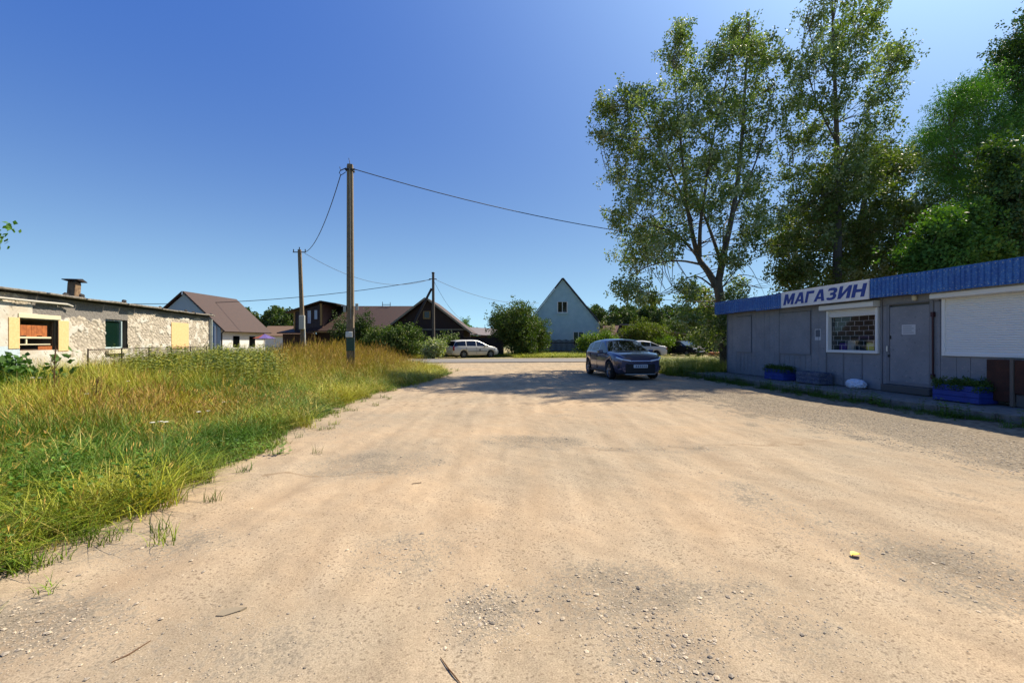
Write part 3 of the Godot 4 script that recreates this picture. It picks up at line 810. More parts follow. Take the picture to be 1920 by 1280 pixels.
func build_ruin():
	var o := thing("derelict_building", "derelict low building with peeling cream plaster and sagging slab roof", "building", ruin_origin(), "", ruin_basis())
	var L := ruin_u(392)
	var u_w0 := ruin_u(35); var u_w1 := ruin_u(107.5); var u_d0 := ruin_u(198); var u_d1 := ruin_u(232)
	var y_top := 2.70
	var n1 := FastNoiseLite.new(); n1.seed = 3; n1.frequency = 0.9; n1.fractal_octaves = 4
	var n2 := FastNoiseLite.new(); n2.seed = 4; n2.frequency = 3.0; n2.fractal_octaves = 3
	var n3 := FastNoiseLite.new(); n3.seed = 9; n3.frequency = 7.5; n3.noise_type = FastNoiseLite.TYPE_CELLULAR; n3.cellular_return_type = FastNoiseLite.RETURN_DISTANCE2_SUB; n3.fractal_octaves = 1
	var n4 := FastNoiseLite.new(); n4.seed = 14; n4.frequency = 14.0; n4.fractal_octaves = 3
	var sx := 0.032; var sy := 0.028
	var nx := int(L / sx); var ny := int(y_top / sy)
	var v := PackedVector3Array(); var cc := PackedColorArray(); var idx := PackedInt32Array()
	for j in ny + 1:
		var y := y_top * j / ny
		for i in nx + 1:
			var u := L * i / nx
			# where plaster still holds: more on the left and low down, none in a band under the eaves
			var keep := n1.get_noise_2d(u, y * 1.3) * 0.9 + 0.20 + 0.25 * n2.get_noise_2d(u, y)
			if u < ruin_u(130): keep += 0.45 * clampf((2.55 - y) * 2.0, 0.0, 1.0)
			if u > ruin_u(135) and u < ruin_u(235): keep -= 0.25
			if u > ruin_u(235): keep -= 0.25
			keep += clampf((0.95 - y) * 1.1, 0.0, 0.5)
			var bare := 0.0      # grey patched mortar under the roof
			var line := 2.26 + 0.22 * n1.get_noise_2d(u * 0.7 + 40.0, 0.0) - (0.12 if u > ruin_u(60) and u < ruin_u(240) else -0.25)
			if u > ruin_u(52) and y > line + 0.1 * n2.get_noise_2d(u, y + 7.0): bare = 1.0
			var g := n3.get_noise_2d(u * 0.8, y * 1.25) + 1.0
			var rough := n4.get_noise_2d(u, y)
			var z := -0.03 + 0.022 * clampf(g * 2.2, 0.0, 1.0) + 0.008 * rough
			var c := Color(0.43, 0.37, 0.29) * (0.88 + 0.5 * n2.get_noise_2d(u * 1.7, y * 1.7 + 3.0) + 0.25 * rough)
			if g < 0.13: c = Color(0.29, 0.245, 0.19)
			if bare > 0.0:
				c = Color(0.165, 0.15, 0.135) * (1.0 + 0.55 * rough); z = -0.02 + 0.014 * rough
			elif keep > 0.12:
				z = 0.004 + 0.003 * rough
				var white := clampf(0.5 + 1.6 * n1.get_noise_2d(u + 20.0, y * 2.0), 0.0, 1.0)
				c = Color(0.46, 0.405, 0.32).lerp(Color(0.53, 0.50, 0.435), white) * (0.95 + 0.16 * rough)
				if absf(n2.get_noise_2d(u * 0.5 + 9.0, y * 0.5)) < 0.012: c = Color(0.2, 0.17, 0.13)
				if u < ruin_u(36) and y < 1.24: c = Color(0.42, 0.50, 0.54) * (0.95 + 0.2 * rough)
			# hole edges of the two openings
			var in_w := u > u_w0 and u < u_w1 and y > 1.10 and y < 2.0
			var in_d := u > u_d0 and u < u_d1 + 0.25 and y > 1.12 and y < 2.18
			v.append(Vector3(u, y, z)); cc.append(c)
			if i < nx and j < ny and not in_w and not in_d:
				var a := j * (nx + 1) + i
				idx.append_array([a, a + nx + 1, a + 1, a + 1, a + nx + 1, a + nx + 2])
	var st := SurfaceTool.new()
	var arr := []; arr.resize(Mesh.ARRAY_MAX); arr[Mesh.ARRAY_VERTEX] = v; arr[Mesh.ARRAY_COLOR] = cc; arr[Mesh.ARRAY_INDEX] = idx
	var am := ArrayMesh.new(); am.add_surface_from_arrays(Mesh.PRIMITIVE_TRIANGLES, arr)
	st.create_from(am, 0); st.generate_normals()
	part(o, "plastered_wall", st.commit(), mat("old plaster", Color.WHITE, 0.95, {"vcol": true}))
	var b := MB.new()      # thick walls behind, rooms left hollow at the openings
	b.box(Vector3(0, 0, -5.5), Vector3(L, 1.09, -0.06)); b.box(Vector3(0, 2.19, -5.5), Vector3(L, 2.69, -0.06))
	b.box(Vector3(0, 1.09, -5.5), Vector3(u_w0, 2.19, -0.06)); b.box(Vector3(u_w1, 1.09, -5.5), Vector3(u_d0, 2.19, -0.06)); b.box(Vector3(u_d1 + 0.25, 1.09, -5.5), Vector3(L, 2.19, -0.06))
	b.box(Vector3(u_w0, 1.09, -5.5), Vector3(u_w1, 2.19, -1.6)); b.box(Vector3(u_d0, 1.09, -5.5), Vector3(u_d1 + 0.25, 2.19, -0.5)); b.box(Vector3(u_w0, 2.01, -1.6), Vector3(u_w1, 2.19, -0.06))
	part(o, "wall_core", b.mesh(), mat("ruin masonry", Color(0.42, 0.38, 0.33), 1.0))
	bpart(o, "end_wall", Vector3(L + 0.003, 0, -5.4), Vector3(L + 0.06, 2.69, -0.02), mats["ruin masonry"])
	# roof edge: broken slab pieces
	var slab_m := mat("weathered slab", Color.WHITE, 0.95, {"tex": noise_tex(55, 0.015, Color(0.27, 0.25, 0.23), Color(0.60, 0.57, 0.52)), "scale": 0.8})
	var felt := mat("roofing felt", Color(0.17, 0.16, 0.155), 1.0)
	bpart(o, "roof_felt", Vector3(0, 2.70, -5.7), Vector3(L + 0.1, 2.76, -0.02), felt)
	var u := 0.0
	while u < L:
		var w := rng.randf_range(0.7, 1.7); w = minf(w, L + 0.15 - u)
		var s := bpart(o, "roof_slab", Vector3(0, 0, -0.5), Vector3(w - 0.025, 0.055 + rng.randf() * 0.02, 0.24 + rng.randf_range(-0.05, 0.03)), slab_m, 0.012)
		s.position = Vector3(u, 2.765 + rng.randf_range(-0.012, 0.02), 0.0)
		s.rotation = Vector3(rng.randf_range(0.01, 0.07), 0, rng.randf_range(-0.015, 0.015))
		u += w
		if rng.randf() < 0.55:
			var lump := bpart(o, "mortar_lump", Vector3(0, 0, 0), Vector3(0.16, 0.09, 0.14), felt, 0.03)
			lump.position = Vector3(u - 0.1, 2.82, 0.05); lump.rotation = Vector3(rng.randf(), rng.randf(), rng.randf())
	var gut := MB.new(); gut.tube([Vector3(ruin_u(0) - 2.0, 2.52, 0.10), Vector3(ruin_u(60), 2.53, 0.10), Vector3(ruin_u(118), 2.545, 0.10), Vector3(ruin_u(127), 2.50, 0.12)], [0.035, 0.035, 0.035, 0.03], 8)
	part(o, "drip_pipe", gut.mesh(), mat("pale pipe", Color(0.66, 0.64, 0.60), 0.7))
	for q in [-1.0, 0.0, 30.0, 60.0, 90.0, 115.0]:
		bpart(o, "pipe_bracket", Vector3(ruin_u(q) - 0.01, 2.50, -0.05), Vector3(ruin_u(q) + 0.01, 2.53, 0.10), felt)
	# window with torn boarding
	var yel := mat("yellow render", Color.WHITE, 0.9, {"tex": noise_tex(57, 0.02, Color(0.78, 0.63, 0.42), Color(0.85, 0.72, 0.52)), "scale": 0.9})
	bpart(o, "window_surround", Vector3(ruin_u(14), 1.18, 0.0), Vector3(u_w0 - 0.005, 2.04, 0.022), yel, 0.004)
	bpart(o, "window_surround", Vector3(u_w1 + 0.005, 1.08, 0.0), Vector3(ruin_u(127), 2.03, 0.022), yel, 0.004)
	bpart(o, "lintel", Vector3(u_w0 - 0.05, 2.045, 0.0), Vector3(ruin_u(112), 2.17, 0.028), mat("lime white", Color(0.78, 0.74, 0.62), 0.9), 0.006)
	var ww := part(o, "window", _frame_mesh(u_w0, u_w1, 1.10, 2.0, 0.05, -0.18, -0.10), mat("old window wood", Color(0.34, 0.26, 0.19), 0.9))
	var wood := mat("orange board", Color.WHITE, 0.7, {"tex": noise_tex(59, 0.01, Color(0.46, 0.24, 0.09), Color(0.72, 0.42, 0.19)), "scale": 1.2})
	for k in 6:
		var a := lerpf(u_w0 + 0.05, u_w1 - 0.22, k / 6.0); var e := lerpf(u_w0 + 0.05, u_w1 - 0.22, (k + 1) / 6.0) - 0.008
		bpart(ww, "board", Vector3(a, 1.53 + 0.02 * sin(k * 2.0), -0.15), Vector3(e, 1.86, -0.13), wood)
	bpart(ww, "cross_bar", Vector3(u_w0 + 0.05, 1.47, -0.13), Vector3(u_w1 - 0.1, 1.52, -0.105), mats["lime white"])
	bpart(ww, "cross_bar", Vector3(u_w0 + 0.05, 1.28, -0.15), Vector3(u_w1 - 0.1, 1.31, -0.125), mats["lime white"])
	bpart(ww, "muntin", Vector3(u_w0 + 0.42, 1.31, -0.15), Vector3(u_w0 + 0.47, 1.46, -0.125), mats["lime white"])
	bpart(ww, "board", Vector3(u_w1 - 0.62, 1.11, -0.12), Vector3(u_w1 - 0.08, 1.24, -0.10), wood)
	# tall narrow window with a pale frame
	var wd := part(o, "window", _frame_mesh(u_d0, u_d1, 1.12, 2.16, 0.055, -0.16, -0.06), mat("pale window paint", Color(0.66, 0.72, 0.72), 0.6))
	bpart(wd, "pane", Vector3(u_d0 + 0.05, 1.17, -0.13), Vector3(u_d1 - 0.05, 2.14, -0.12), mat("green old glass", Color(0.05, 0.13, 0.11), 0.08))
	bpart(o, "window_sill", Vector3(u_d0 - 0.02, 0.93, 0.0), Vector3(u_d1 + 0.05, 1.06, 0.10), mats["lime white"], 0.01)
	bpart(o, "yellow_patch", Vector3(ruin_u(320), 1.05, 0.0), Vector3(ruin_u(352.5), 2.27, 0.024), yel, 0.004, "pale yellow rendered rectangle of a filled opening")
	var cp := MB.new(); cp.box(Vector3(L - 0.02, 0.9, 0.02), Vector3(L + 0.04, 2.62, 0.09)); cp.tube([Vector3(L + 0.05, 0.2, 0.10), Vector3(L + 0.05, 2.6, 0.10)], [0.04, 0.04], 7)
	part(o, "downpipe", cp.mesh(), mat("pale pipe grey", Color(0.62, 0.64, 0.62), 0.6))
	# chimney
	var cu := ruin_u(190)
	var ch := MB.new(); var tilt := Transform3D(Basis(Vector3(1, 0, 0), 0.0) * Basis(Vector3(0, 0, 1), -0.10), Vector3(cu, 2.74, -0.85))
	ch.box(Vector3(-0.15, -0.1, -0.12), Vector3(0.15, 0.70, 0.12), tilt, 0.01)
	var chp := part(o, "chimney", ch.mesh(), mat("chimney render", Color.WHITE, 0.95, {"tex": noise_tex(58, 0.02, Color(0.30, 0.22, 0.16), Color(0.62, 0.52, 0.38)), "scale": 0.5}))
	var cap := MB.new(); cap.prism(PackedVector2Array([Vector2(-0.26, 0.76), Vector2(0.26, 0.76), Vector2(0.26, 0.785), Vector2(0.0, 0.85), Vector2(-0.26, 0.785)]), -0.23, 0.23, tilt)
	for s in [[-0.11, -0.08], [0.11, -0.08], [-0.11, 0.08], [0.11, 0.08]]: cap.box(Vector3(s[0] - 0.03, 0.70, s[1] - 0.03), Vector3(s[0] + 0.03, 0.80, s[1] + 0.03), tilt)
	part(chp, "cap", cap.mesh(), mat("dark tin", Color(0.15, 0.12, 0.11), 0.6))
	# wire fence before it
	var fz := 1.35
	var f := thing("wire_fence", "low rusty wire mesh fence in the weeds before the derelict building", "fence", ruin_origin() + ruin_basis() * Vector3(ruin_u(60), 0.15, fz), "", ruin_basis())
	var fl := ruin_u(325) - ruin_u(60)
	var rusty := mat("rusty wire", Color(0.22, 0.16, 0.12), 0.8)
	for k in 6:
		var p := MB.new(); p.tube([Vector3(fl * k / 5.0, -0.2, 0), Vector3(fl * k / 5.0, 1.02, 0)], [0.022, 0.022], 6); part(f, "post", p.mesh(), rusty)
	var rl := MB.new(); rl.tube([Vector3(0, 0.98, 0), Vector3(fl * 0.4, 1.0, 0), Vector3(fl, 0.99, 0)], [0.014, 0.014, 0.014], 5); part(f, "top_rail", rl.mesh(), rusty)
	var ms := MB.new()
	var k2 := 0.0
	while k2 < fl - 0.9:
		ms.tube([Vector3(k2, 0.05, 0), Vector3(k2 + 0.9, 0.97, 0)], [0.0025, 0.0025], 3, false); ms.tube([Vector3(k2 + 0.9, 0.05, 0.003), Vector3(k2, 0.97, 0.003)], [0.0025, 0.0025], 3, false); k2 += 0.09
	part(f, "mesh", ms.mesh(), rusty).set_meta("kind", "stuff")

func slab_roof(b: MB, a: Vector3, c: Vector3, along: Vector3, thick: float):      # a sloping slab: eave edge a -> ridge edge c, both shifted by along
	var nrm := (c - a).cross(along).normalized()
	if nrm.y < 0: nrm = -nrm
	var q := [a, a + along, c + along, c]
	if (q[1] - q[0]).cross(q[2] - q[0]).dot(nrm) < 0: q.reverse()
	var t := nrm * thick
	b.st.set_smooth_group(-1)
	b.quad(q[0] + t, q[1] + t, q[2] + t, q[3] + t); b.quad(q[3], q[2], q[1], q[0])
	for i in 4:
		var j := (i + 1) % 4
		b.quad(q[i], q[j], q[j] + t, q[i] + t)

func window_part(parent: Node, x0: float, x1: float, y0: float, y1: float, z: float, frame: Material, glass: Material, panes := 2, t := 0.08):
	var w := part(parent, "window", _frame_mesh(x0, x1, y0, y1, t, z, z + 0.06), frame)
	var n := panes
	for k in n:
		var a := lerpf(x0 + t, x1 - t, float(k) / n); var b := lerpf(x0 + t, x1 - t, float(k + 1) / n)
		bpart(w, "pane", Vector3(a + (0.02 if k > 0 else 0.0), y0 + t, z + 0.005), Vector3(b - (0.02 if k < n - 1 else 0.0), y1 - t * 0.4, z + 0.02), glass)
		if k > 0: bpart(w, "mullion", Vector3(a - 0.035, y0 + t, z + 0.002), Vector3(a + 0.035, y1 - t * 0.4, z + 0.05), frame)

func build_houses():
	var glass := mat("dark house glass", Color(0.04, 0.05, 0.055), 0.06)
	var brown_t := noise_tex(81, 0.02, Color(0.17, 0.09, 0.058), Color(0.24, 0.135, 0.088))
	var brown_roof := mat("brown roof sheet", Color.WHITE, 0.75, {"tex": brown_t, "scale": 0.35})
	# white-walled house with brown roof behind the ruin
	var h := thing("white_house", "small white house with steep dark brown roof behind the derelict building", "house", Vector3(-24.6, 0, -34.0))
	var gm := mat("grey gable paint", Color(0.60, 0.64, 0.65), 0.8)
	var wl := MB.new(); wl.prism(PackedVector2Array([Vector2(-3.0, 0), Vector2(2.75, 0), Vector2(2.75, 2.32), Vector2(0, 4.98), Vector2(-3.0, 2.32)]), -6.2, -0.15)
	part(h, "walls", wl.mesh(), mat("white wall render", Color(0.80, 0.79, 0.76), 0.9))
	var gb := MB.new(); gb.prism(PackedVector2Array([Vector2(-2.95, 0.0), Vector2(2.74, 0.0), Vector2(2.74, 2.30), Vector2(0, 4.9), Vector2(-2.95, 2.30)]), -0.146, -0.10)
	part(h, "gable_cladding", gb.mesh(), gm)
	var rf := MB.new()
	slab_roof(rf, Vector3(3.15, 2.08, 0.1), Vector3(0, 5.08, 0.1), Vector3(0, 0, -6.6), 0.08); slab_roof(rf, Vector3(-3.4, 2.08, 0.1), Vector3(0, 5.08, 0.1), Vector3(0, 0, -6.6), 0.08)
	part(h, "roof", rf.mesh(), brown_roof)
	bpart(h, "bargeboard", Vector3(-0.05, 4.86, 0.05), Vector3(0.05, 5.12, 0.12), mat("white trim", Color(0.82, 0.82, 0.80), 0.6))
	var pp := MB.new(); pp.tube([Vector3(2.82, 0, -0.1), Vector3(2.85, 2.0, -0.05), Vector3(3.1, 2.2, 0.0)], [0.05, 0.05, 0.05], 6); part(h, "downpipe", pp.mesh(), mats["dark tin"])
	var dr := part(h, "porch_door", _frame_mesh(1.5, 2.45, 0.1, 2.55, 0.1, -0.10, 0.02), mats["white trim"])
	bpart(dr, "door_leaf", Vector3(1.6, 0.1, -0.09), Vector3(2.35, 2.5, -0.06), mat("blue grey door", Color(0.42, 0.49, 0.55), 0.6))
	for k in 2:
		var wn := bpart(h, "window", Vector3(2.752, 0.9, -2.4 - k * 2.2), Vector3(2.79, 1.8, -1.6 - k * 2.2), glass)
		bpart(wn, "frame", Vector3(2.752, 0.82, -2.45 - k * 2.2), Vector3(2.80, 0.895, -1.55 - k * 2.2), mats["white trim"])
	# brown timber house
	var d0 := 43.0
	var br := thing("brown_house", "dark brown timber house with long brown roof and yellow gable window", "house", Vector3(-14.0, 0, -d0))
	var wood := mat("dark brown boards", Color(0.185, 0.125, 0.10), 0.85)
	var trim := mat("ochre trim", Color(0.52, 0.42, 0.24), 0.8)
	var curtain := mat("curtained glass", Color(0.52, 0.58, 0.66), 0.12)
	bpart(br, "main_wall", Vector3(-4.9, 0, -8.0), Vector3(5.4, 2.4, -0.9), wood)
	var rm := MB.new()
	b_roof(rm, [Vector3(-5.3, 2.30, 0.1), Vector3(6.0, 2.30, 0.1), Vector3(6.0, 4.98, -4.4), Vector3(-4.1, 4.98, -4.4)], 0.10)
	b_roof(rm, [Vector3(6.0, 2.30, -9.0), Vector3(-5.3, 2.30, -9.0), Vector3(-4.1, 4.98, -4.4), Vector3(6.0, 4.98, -4.4)], 0.10)
	part(br, "main_roof", rm.mesh(), brown_roof)
	bpart(br, "eave_board", Vector3(-5.2, 2.22, 0.05), Vector3(5.4, 2.32, 0.11), trim)
	for x in [-4.7, 1.1, 4.6]: bpart(br, "porch_post", Vector3(x - 0.07, 0, -0.2), Vector3(x + 0.07, 2.25, -0.06), trim, 0.01)
	# cross gable on the right
	var gx := 6.12
	var g := MB.new(); g.prism(PackedVector2Array([Vector2(gx - 3.6, 0), Vector2(gx + 3.4, 0), Vector2(gx + 3.4, 2.5), Vector2(gx, 5.2), Vector2(gx - 3.6, 2.45)]), -6.0, 0.9)
	part(br, "gable_wall", g.mesh(), wood)
	var rg := MB.new()
	slab_roof(rg, Vector3(gx + 4.15, 2.10, 1.5), Vector3(gx, 5.32, 1.5), Vector3(0, 0, -7.4), 0.09); slab_roof(rg, Vector3(gx - 4.0, 2.15, 1.5), Vector3(gx, 5.32, 1.5), Vector3(0, 0, -7.4), 0.09)
	part(br, "gable_roof", rg.mesh(), brown_roof)
	for s in [-1.0, 1.0]:
		var e := MB.new(); slab_roof(e, Vector3(gx + 4.2 * s, 2.03, 1.56), Vector3(gx, 5.28, 1.56), Vector3(0, 0, -0.05), 0.16); part(br, "bargeboard", e.mesh(), mat("pale bargeboard", Color(0.50, 0.46, 0.38), 0.8))
	bpart(br, "tie_board", Vector3(gx - 3.5, 2.42, 0.91), Vector3(gx + 3.6, 2.55, 0.97), mats["pale bargeboard"])
	window_part(br, gx - 0.35, gx + 0.35, 3.45, 4.2, 0.905, trim, glass, 1, 0.13)
	for x in [2.9, 5.6]: bpart(br, "veranda_post", Vector3(gx - 3.3 + x, 0, 1.25), Vector3(gx - 3.15 + x, 2.3, 1.39), mats["pale bargeboard"], 0.01)
	# upper room on the left with its own skew gable
	var dm := MB.new(); dm.prism(PackedVector2Array([Vector2(-6.75, 2.3), Vector2(-4.1, 2.3), Vector2(-4.1, 5.02), Vector2(-6.75, 4.15)]), -5.0, -0.35)
	part(br, "upper_room", dm.mesh(), mat("blue black boards", Color(0.135, 0.115, 0.13), 0.7))
	var dr2 := MB.new()
	slab_roof(dr2, Vector3(-7.45, 4.08, 0.1), Vector3(-4.1, 5.16, 0.1), Vector3(0, 0, -5.4), 0.09); slab_roof(dr2, Vector3(-2.6, 4.90, 0.1), Vector3(-4.1, 5.16, 0.1), Vector3(0, 0, -5.0), 0.09)
	part(br, "upper_roof", dr2.mesh(), mat("dark roof edge", Color(0.20, 0.15, 0.12), 0.8))
	bpart(br, "corner_board", Vector3(-4.28, 2.9, -0.35), Vector3(-4.09, 5.0, -0.27), trim)
	bpart(br, "corner_board", Vector3(-6.80, 2.5, -0.35), Vector3(-6.66, 4.2, -0.27), trim)
	bpart(br, "side_boarding", Vector3(-4.095, 2.6, -4.2), Vector3(-4.05, 4.93, -0.36), mat("red brown boards", Color(0.30, 0.175, 0.13), 0.8))
	window_part(br, -5.55, -5.10, 3.05, 4.35, -0.345, wood, curtain, 1, 0.05)
	window_part(br, -4.90, -4.50, 3.45, 4.38, -0.345, wood, curtain, 1, 0.05)
	var lr := MB.new(); slab_roof(lr, Vector3(-8.0, 2.12, 0.5), Vector3(-8.0, 2.55, -2.6), Vector3(3.3, 0, 0), 0.1); part(br, "lower_roof", lr.mesh(), brown_roof)
	bpart(br, "lower_wall", Vector3(-7.9, 0, -2.6), Vector3(-4.95, 2.1, -0.4), wood)
	var an := MB.new()  # TV antenna on the ridge: two masts and a crossbar
	an.tube([Vector3(0.55, 4.9, -4.2), Vector3(0.55, 5.5, -4.2)], [0.03, 0.03], 5); an.tube([Vector3(1.35, 4.9, -4.2), Vector3(1.35, 5.45, -4.2)], [0.03, 0.03], 5); an.tube([Vector3(0.5, 5.2, -4.2), Vector3(1.4, 5.2, -4.2)], [0.03, 0.03], 5)
	part(br, "tv_antenna", an.mesh(), mats["dark tin"])
	# low outbuildings right of it
	var ob := thing("low_shed", "low shed with greyish flat roof between brown house and apple tree", "shed", Vector3(-3.0, 0, -50.0))
	bpart(ob, "wall", Vector3(-3.4, 0, -4.0), Vector3(1.9, 2.0, 0), mat("shed boards", Color(0.36, 0.27, 0.22), 0.9))
	var os := MB.new(); slab_roof(os, Vector3(-4.0, 2.2, 0.4), Vector3(-4.0, 3.1, -4.4), Vector3(6.4, -0.35, 0), 0.1); part(ob, "roof", os.mesh(), mat("grey roof felt", Color(0.40, 0.37, 0.37), 0.9))
	# light blue house
	var bl := thing("blue_house", "pale blue house with steep gable and small white framed window", "house", Vector3(6.1, 0, -51.0))
	var blue := mat("pale blue cladding", Color.WHITE, 0.8, {"tex": noise_tex(83, 0.008, Color(0.56, 0.68, 0.71), Color(0.63, 0.74, 0.76)), "scale": 0.25})
	var gw := MB.new(); gw.prism(PackedVector2Array([Vector2(-3.7, 0), Vector2(3.75, 0), Vector2(3.75, 3.3), Vector2(-0.42, 8.35), Vector2(-3.7, 4.15)]), -9.0, 0.0)
	part(bl, "walls", gw.mesh(), blue)
	for k in 11:
		var x := -3.4 + 0.66 * k
		var top := lerpf(4.15, 8.35, (x + 3.7) / 3.28) if x < -0.42 else lerpf(8.35, 3.3, (x + 0.42) / 4.17)
		bpart(bl, "cladding_joint", Vector3(x - 0.015, 0.0, 0.0), Vector3(x + 0.015, top - 0.1, 0.012), blue)
	var rb := MB.new()
	slab_roof(rb, Vector3(-4.0, 3.85, 0.25), Vector3(-0.42, 8.44, 0.25), Vector3(0, 0, -9.6), 0.10); slab_roof(rb, Vector3(4.05, 3.03, 0.25), Vector3(-0.42, 8.44, 0.25), Vector3(0, 0, -9.6), 0.10)
	part(bl, "roof", rb.mesh(), mat("slate grey roof", Color(0.27, 0.27, 0.29), 0.8))
	var wt := mat("house white trim", Color(0.80, 0.81, 0.78), 0.6)
	window_part(bl, -1.05, 0.15, 4.55, 5.85, 0.003, wt, glass, 2, 0.11)
	bpart(bl, "window_ledge", Vector3(-1.12, 4.46, 0.003), Vector3(0.22, 4.545, 0.12), blue)
	window_part(bl, 0.75, 1.95, 0.95, 2.45, 0.003, wt, mat("curtain glass green", Color(0.16, 0.24, 0.24), 0.1), 2, 0.08)
	window_part(bl, -2.45, -1.75, 0.95, 2.45, 0.003, wt, mats["curtain glass green"], 1, 0.08)
	# carport and red shed on the right
	var cpt := thing("carport", "open timber carport with sloping grey roof behind the grey car", "carport", Vector3(14.5, 0, -48.0))
	var cr := MB.new(); slab_roof(cr, Vector3(-2.2, 3.05, 1.0), Vector3(-2.2, 3.25, -4.0), Vector3(5.8, -1.0, 0), 0.12); part(cpt, "roof", cr.mesh(), mat("pale roof sheet", Color(0.50, 0.46, 0.38), 0.8))
	for x in [-1.9, 0.5, 3.0]: bpart(cpt, "post", Vector3(x, 0, 0.3), Vector3(x + 0.12, 2.95 - 0.17 * (x + 2.2), 0.42), mats["greyish wood"], 0.01)
	bpart(cpt, "beam", Vector3(-2.1, 2.05, 0.3), Vector3(3.2, 2.25, 0.4), mats["greyish wood"])
	bpart(cpt, "back_wall", Vector3(-2.1, 0, -3.6), Vector3(3.3, 2.0, -3.5), mat("dark shed wood", Color(0.17, 0.14, 0.12), 0.9))
	var rs := thing("red_shed", "dark red shed roof showing among bushes beside the blue house", "shed", Vector3(11.6, 0, -50.5))
	bpart(rs, "wall", Vector3(-1.3, 0, -2.5), Vector3(1.7, 1.9, 0), mats["dark shed wood"])
	var rr := MB.new(); slab_roof(rr, Vector3(-1.6, 1.8, 0.3), Vector3(-1.2, 3.1, -1.3), Vector3(3.4, 0, 0), 0.1); slab_roof(rr, Vector3(-1.6, 1.8, -2.9), Vector3(-1.2, 3.1, -1.3), Vector3(3.4, 0, 0), 0.1); part(rs, "roof", rr.mesh(), mat("dark red roof", Color(0.30, 0.12, 0.11), 0.8))
	# small far house roofs left
	var fh := thing("far_cottage", "far small cottage with pale brown roof left of the brown house", "house", Vector3(-33.5, 0, -66.0))
	bpart(fh, "wall", Vector3(-2.5, 0, -4), Vector3(2.8, 2.3, 0), mats["white wall render"])
	var fr := MB.new(); slab_roof(fr, Vector3(-3.0, 2.1, 0.4), Vector3(-3.0, 3.6, -2.0), Vector3(6.1, 0, 0), 0.1); slab_roof(fr, Vector3(-3.0, 2.1, -4.4), Vector3(-3.0, 3.6, -2.0), Vector3(6.1, 0, 0), 0.1); part(fh, "roof", fr.mesh(), mat("pale brown roof", Color(0.45, 0.35, 0.27), 0.85))
	# parasol by the white house
	var ps := thing("garden_parasol", "orange and violet garden parasol beside the white house", "parasol", Vector3(-19.7, 0, -36.0))
	var po := MB.new(); po.tube([Vector3(0, 0, 0), Vector3(0.1, 1.95, 0)], [0.03, 0.03], 6); part(ps, "pole", po.mesh(), mats["white trim"])
	for k in 8:
		var a := TAU * k / 8.0; var c := TAU * (k + 1) / 8.0
		var pm := MB.new(); pm.st.set_smooth_group(-1)
		var apex := Vector3(0.1, 1.98, 0); var r := 0.85
		pm.tri(apex, Vector3(0.1 + cos(c) * r, 1.62, sin(c) * r), Vector3(0.1 + cos(a) * r, 1.62, sin(a) * r)); pm.tri(apex - Vector3(0, 0.02, 0), Vector3(0.1 + cos(a) * r, 1.60, sin(a) * r), Vector3(0.1 + cos(c) * r, 1.60, sin(c) * r))
		part(ps, "canopy_panel", pm.mesh(), mat("violet cloth", Color(0.34, 0.27, 0.50), 0.8) if k in [0, 1, 6, 7] else mat("orange cloth", Color(0.55, 0.27, 0.16), 0.8))
	# dark fences across the road
	for s in [["dark_gate", "tall dark board gate behind the white wagon", "gate", -6.2, -0.9, 42.0, 1.75], ["picket_fence", "dark picket fence below the blue house", "fence", 0.4, 11.4, 46.5, 1.55], ["picket_fence", "dark picket fence behind the grey car near the poplar", "fence", 16.6, 24.0, 47.0, 1.5]]:
		var fz := thing(s[0], s[1], s[2], Vector3(s[3], 0, -s[5]))
		var pk := MB.new(); var x := 0.0
		while x < s[4] - s[3]:
			var hh: float = s[6] + 0.04 * sin(x * 9.0)
			pk.box(Vector3(x, 0, 0), Vector3(x + (0.155 if s[0] == "dark_gate" else 0.085), hh, 0.025)); x += 0.16 if s[0] == "dark_gate" else 0.125
		part(fz, "pickets", pk.mesh(), mat("dark fence boards", Color(0.125, 0.10, 0.085), 0.9)).set_meta("kind", "stuff")
		for y in [0.35, 1.2]: bpart(fz, "rail", Vector3(0, y, -0.06), Vector3(s[4] - s[3], y + 0.08, -0.003), mats["dark fence boards"])
	# stacked orange timber
	var tb := thing("timber_stack", "small stack of orange brown timber at the roadside by the poplar", "timber", Vector3(19.0, 0, -41.5))
	for k in 7:
		var lg := MB.new(); var y := 0.11 + 0.2 * (k / 4); var z := -0.21 * (k % 4) - (0.1 if k > 3 else 0.0)
		lg.tube([Vector3(-0.8, y, z), Vector3(0.9, y, z)], [0.1, 0.1], 8); part(tb, "log", lg.mesh(), mat("orange timber", Color(0.60, 0.36, 0.20), 0.8))

func b_roof(b: MB, q: Array, thick: float):
	var nrm: Vector3 = (q[1] - q[0]).cross(q[2] - q[0]).normalized()
	if nrm.y < 0: q = [q[3], q[2], q[1], q[0]]; nrm = -nrm
	var t := nrm * thick
	b.st.set_smooth_group(-1)
	b.quad(q[0] + t, q[1] + t, q[2] + t, q[3] + t); b.quad(q[3], q[2], q[1], q[0])
	for i in 4: b.quad(q[i], q[(i + 1) % 4], q[(i + 1) % 4] + t, q[i] + t)

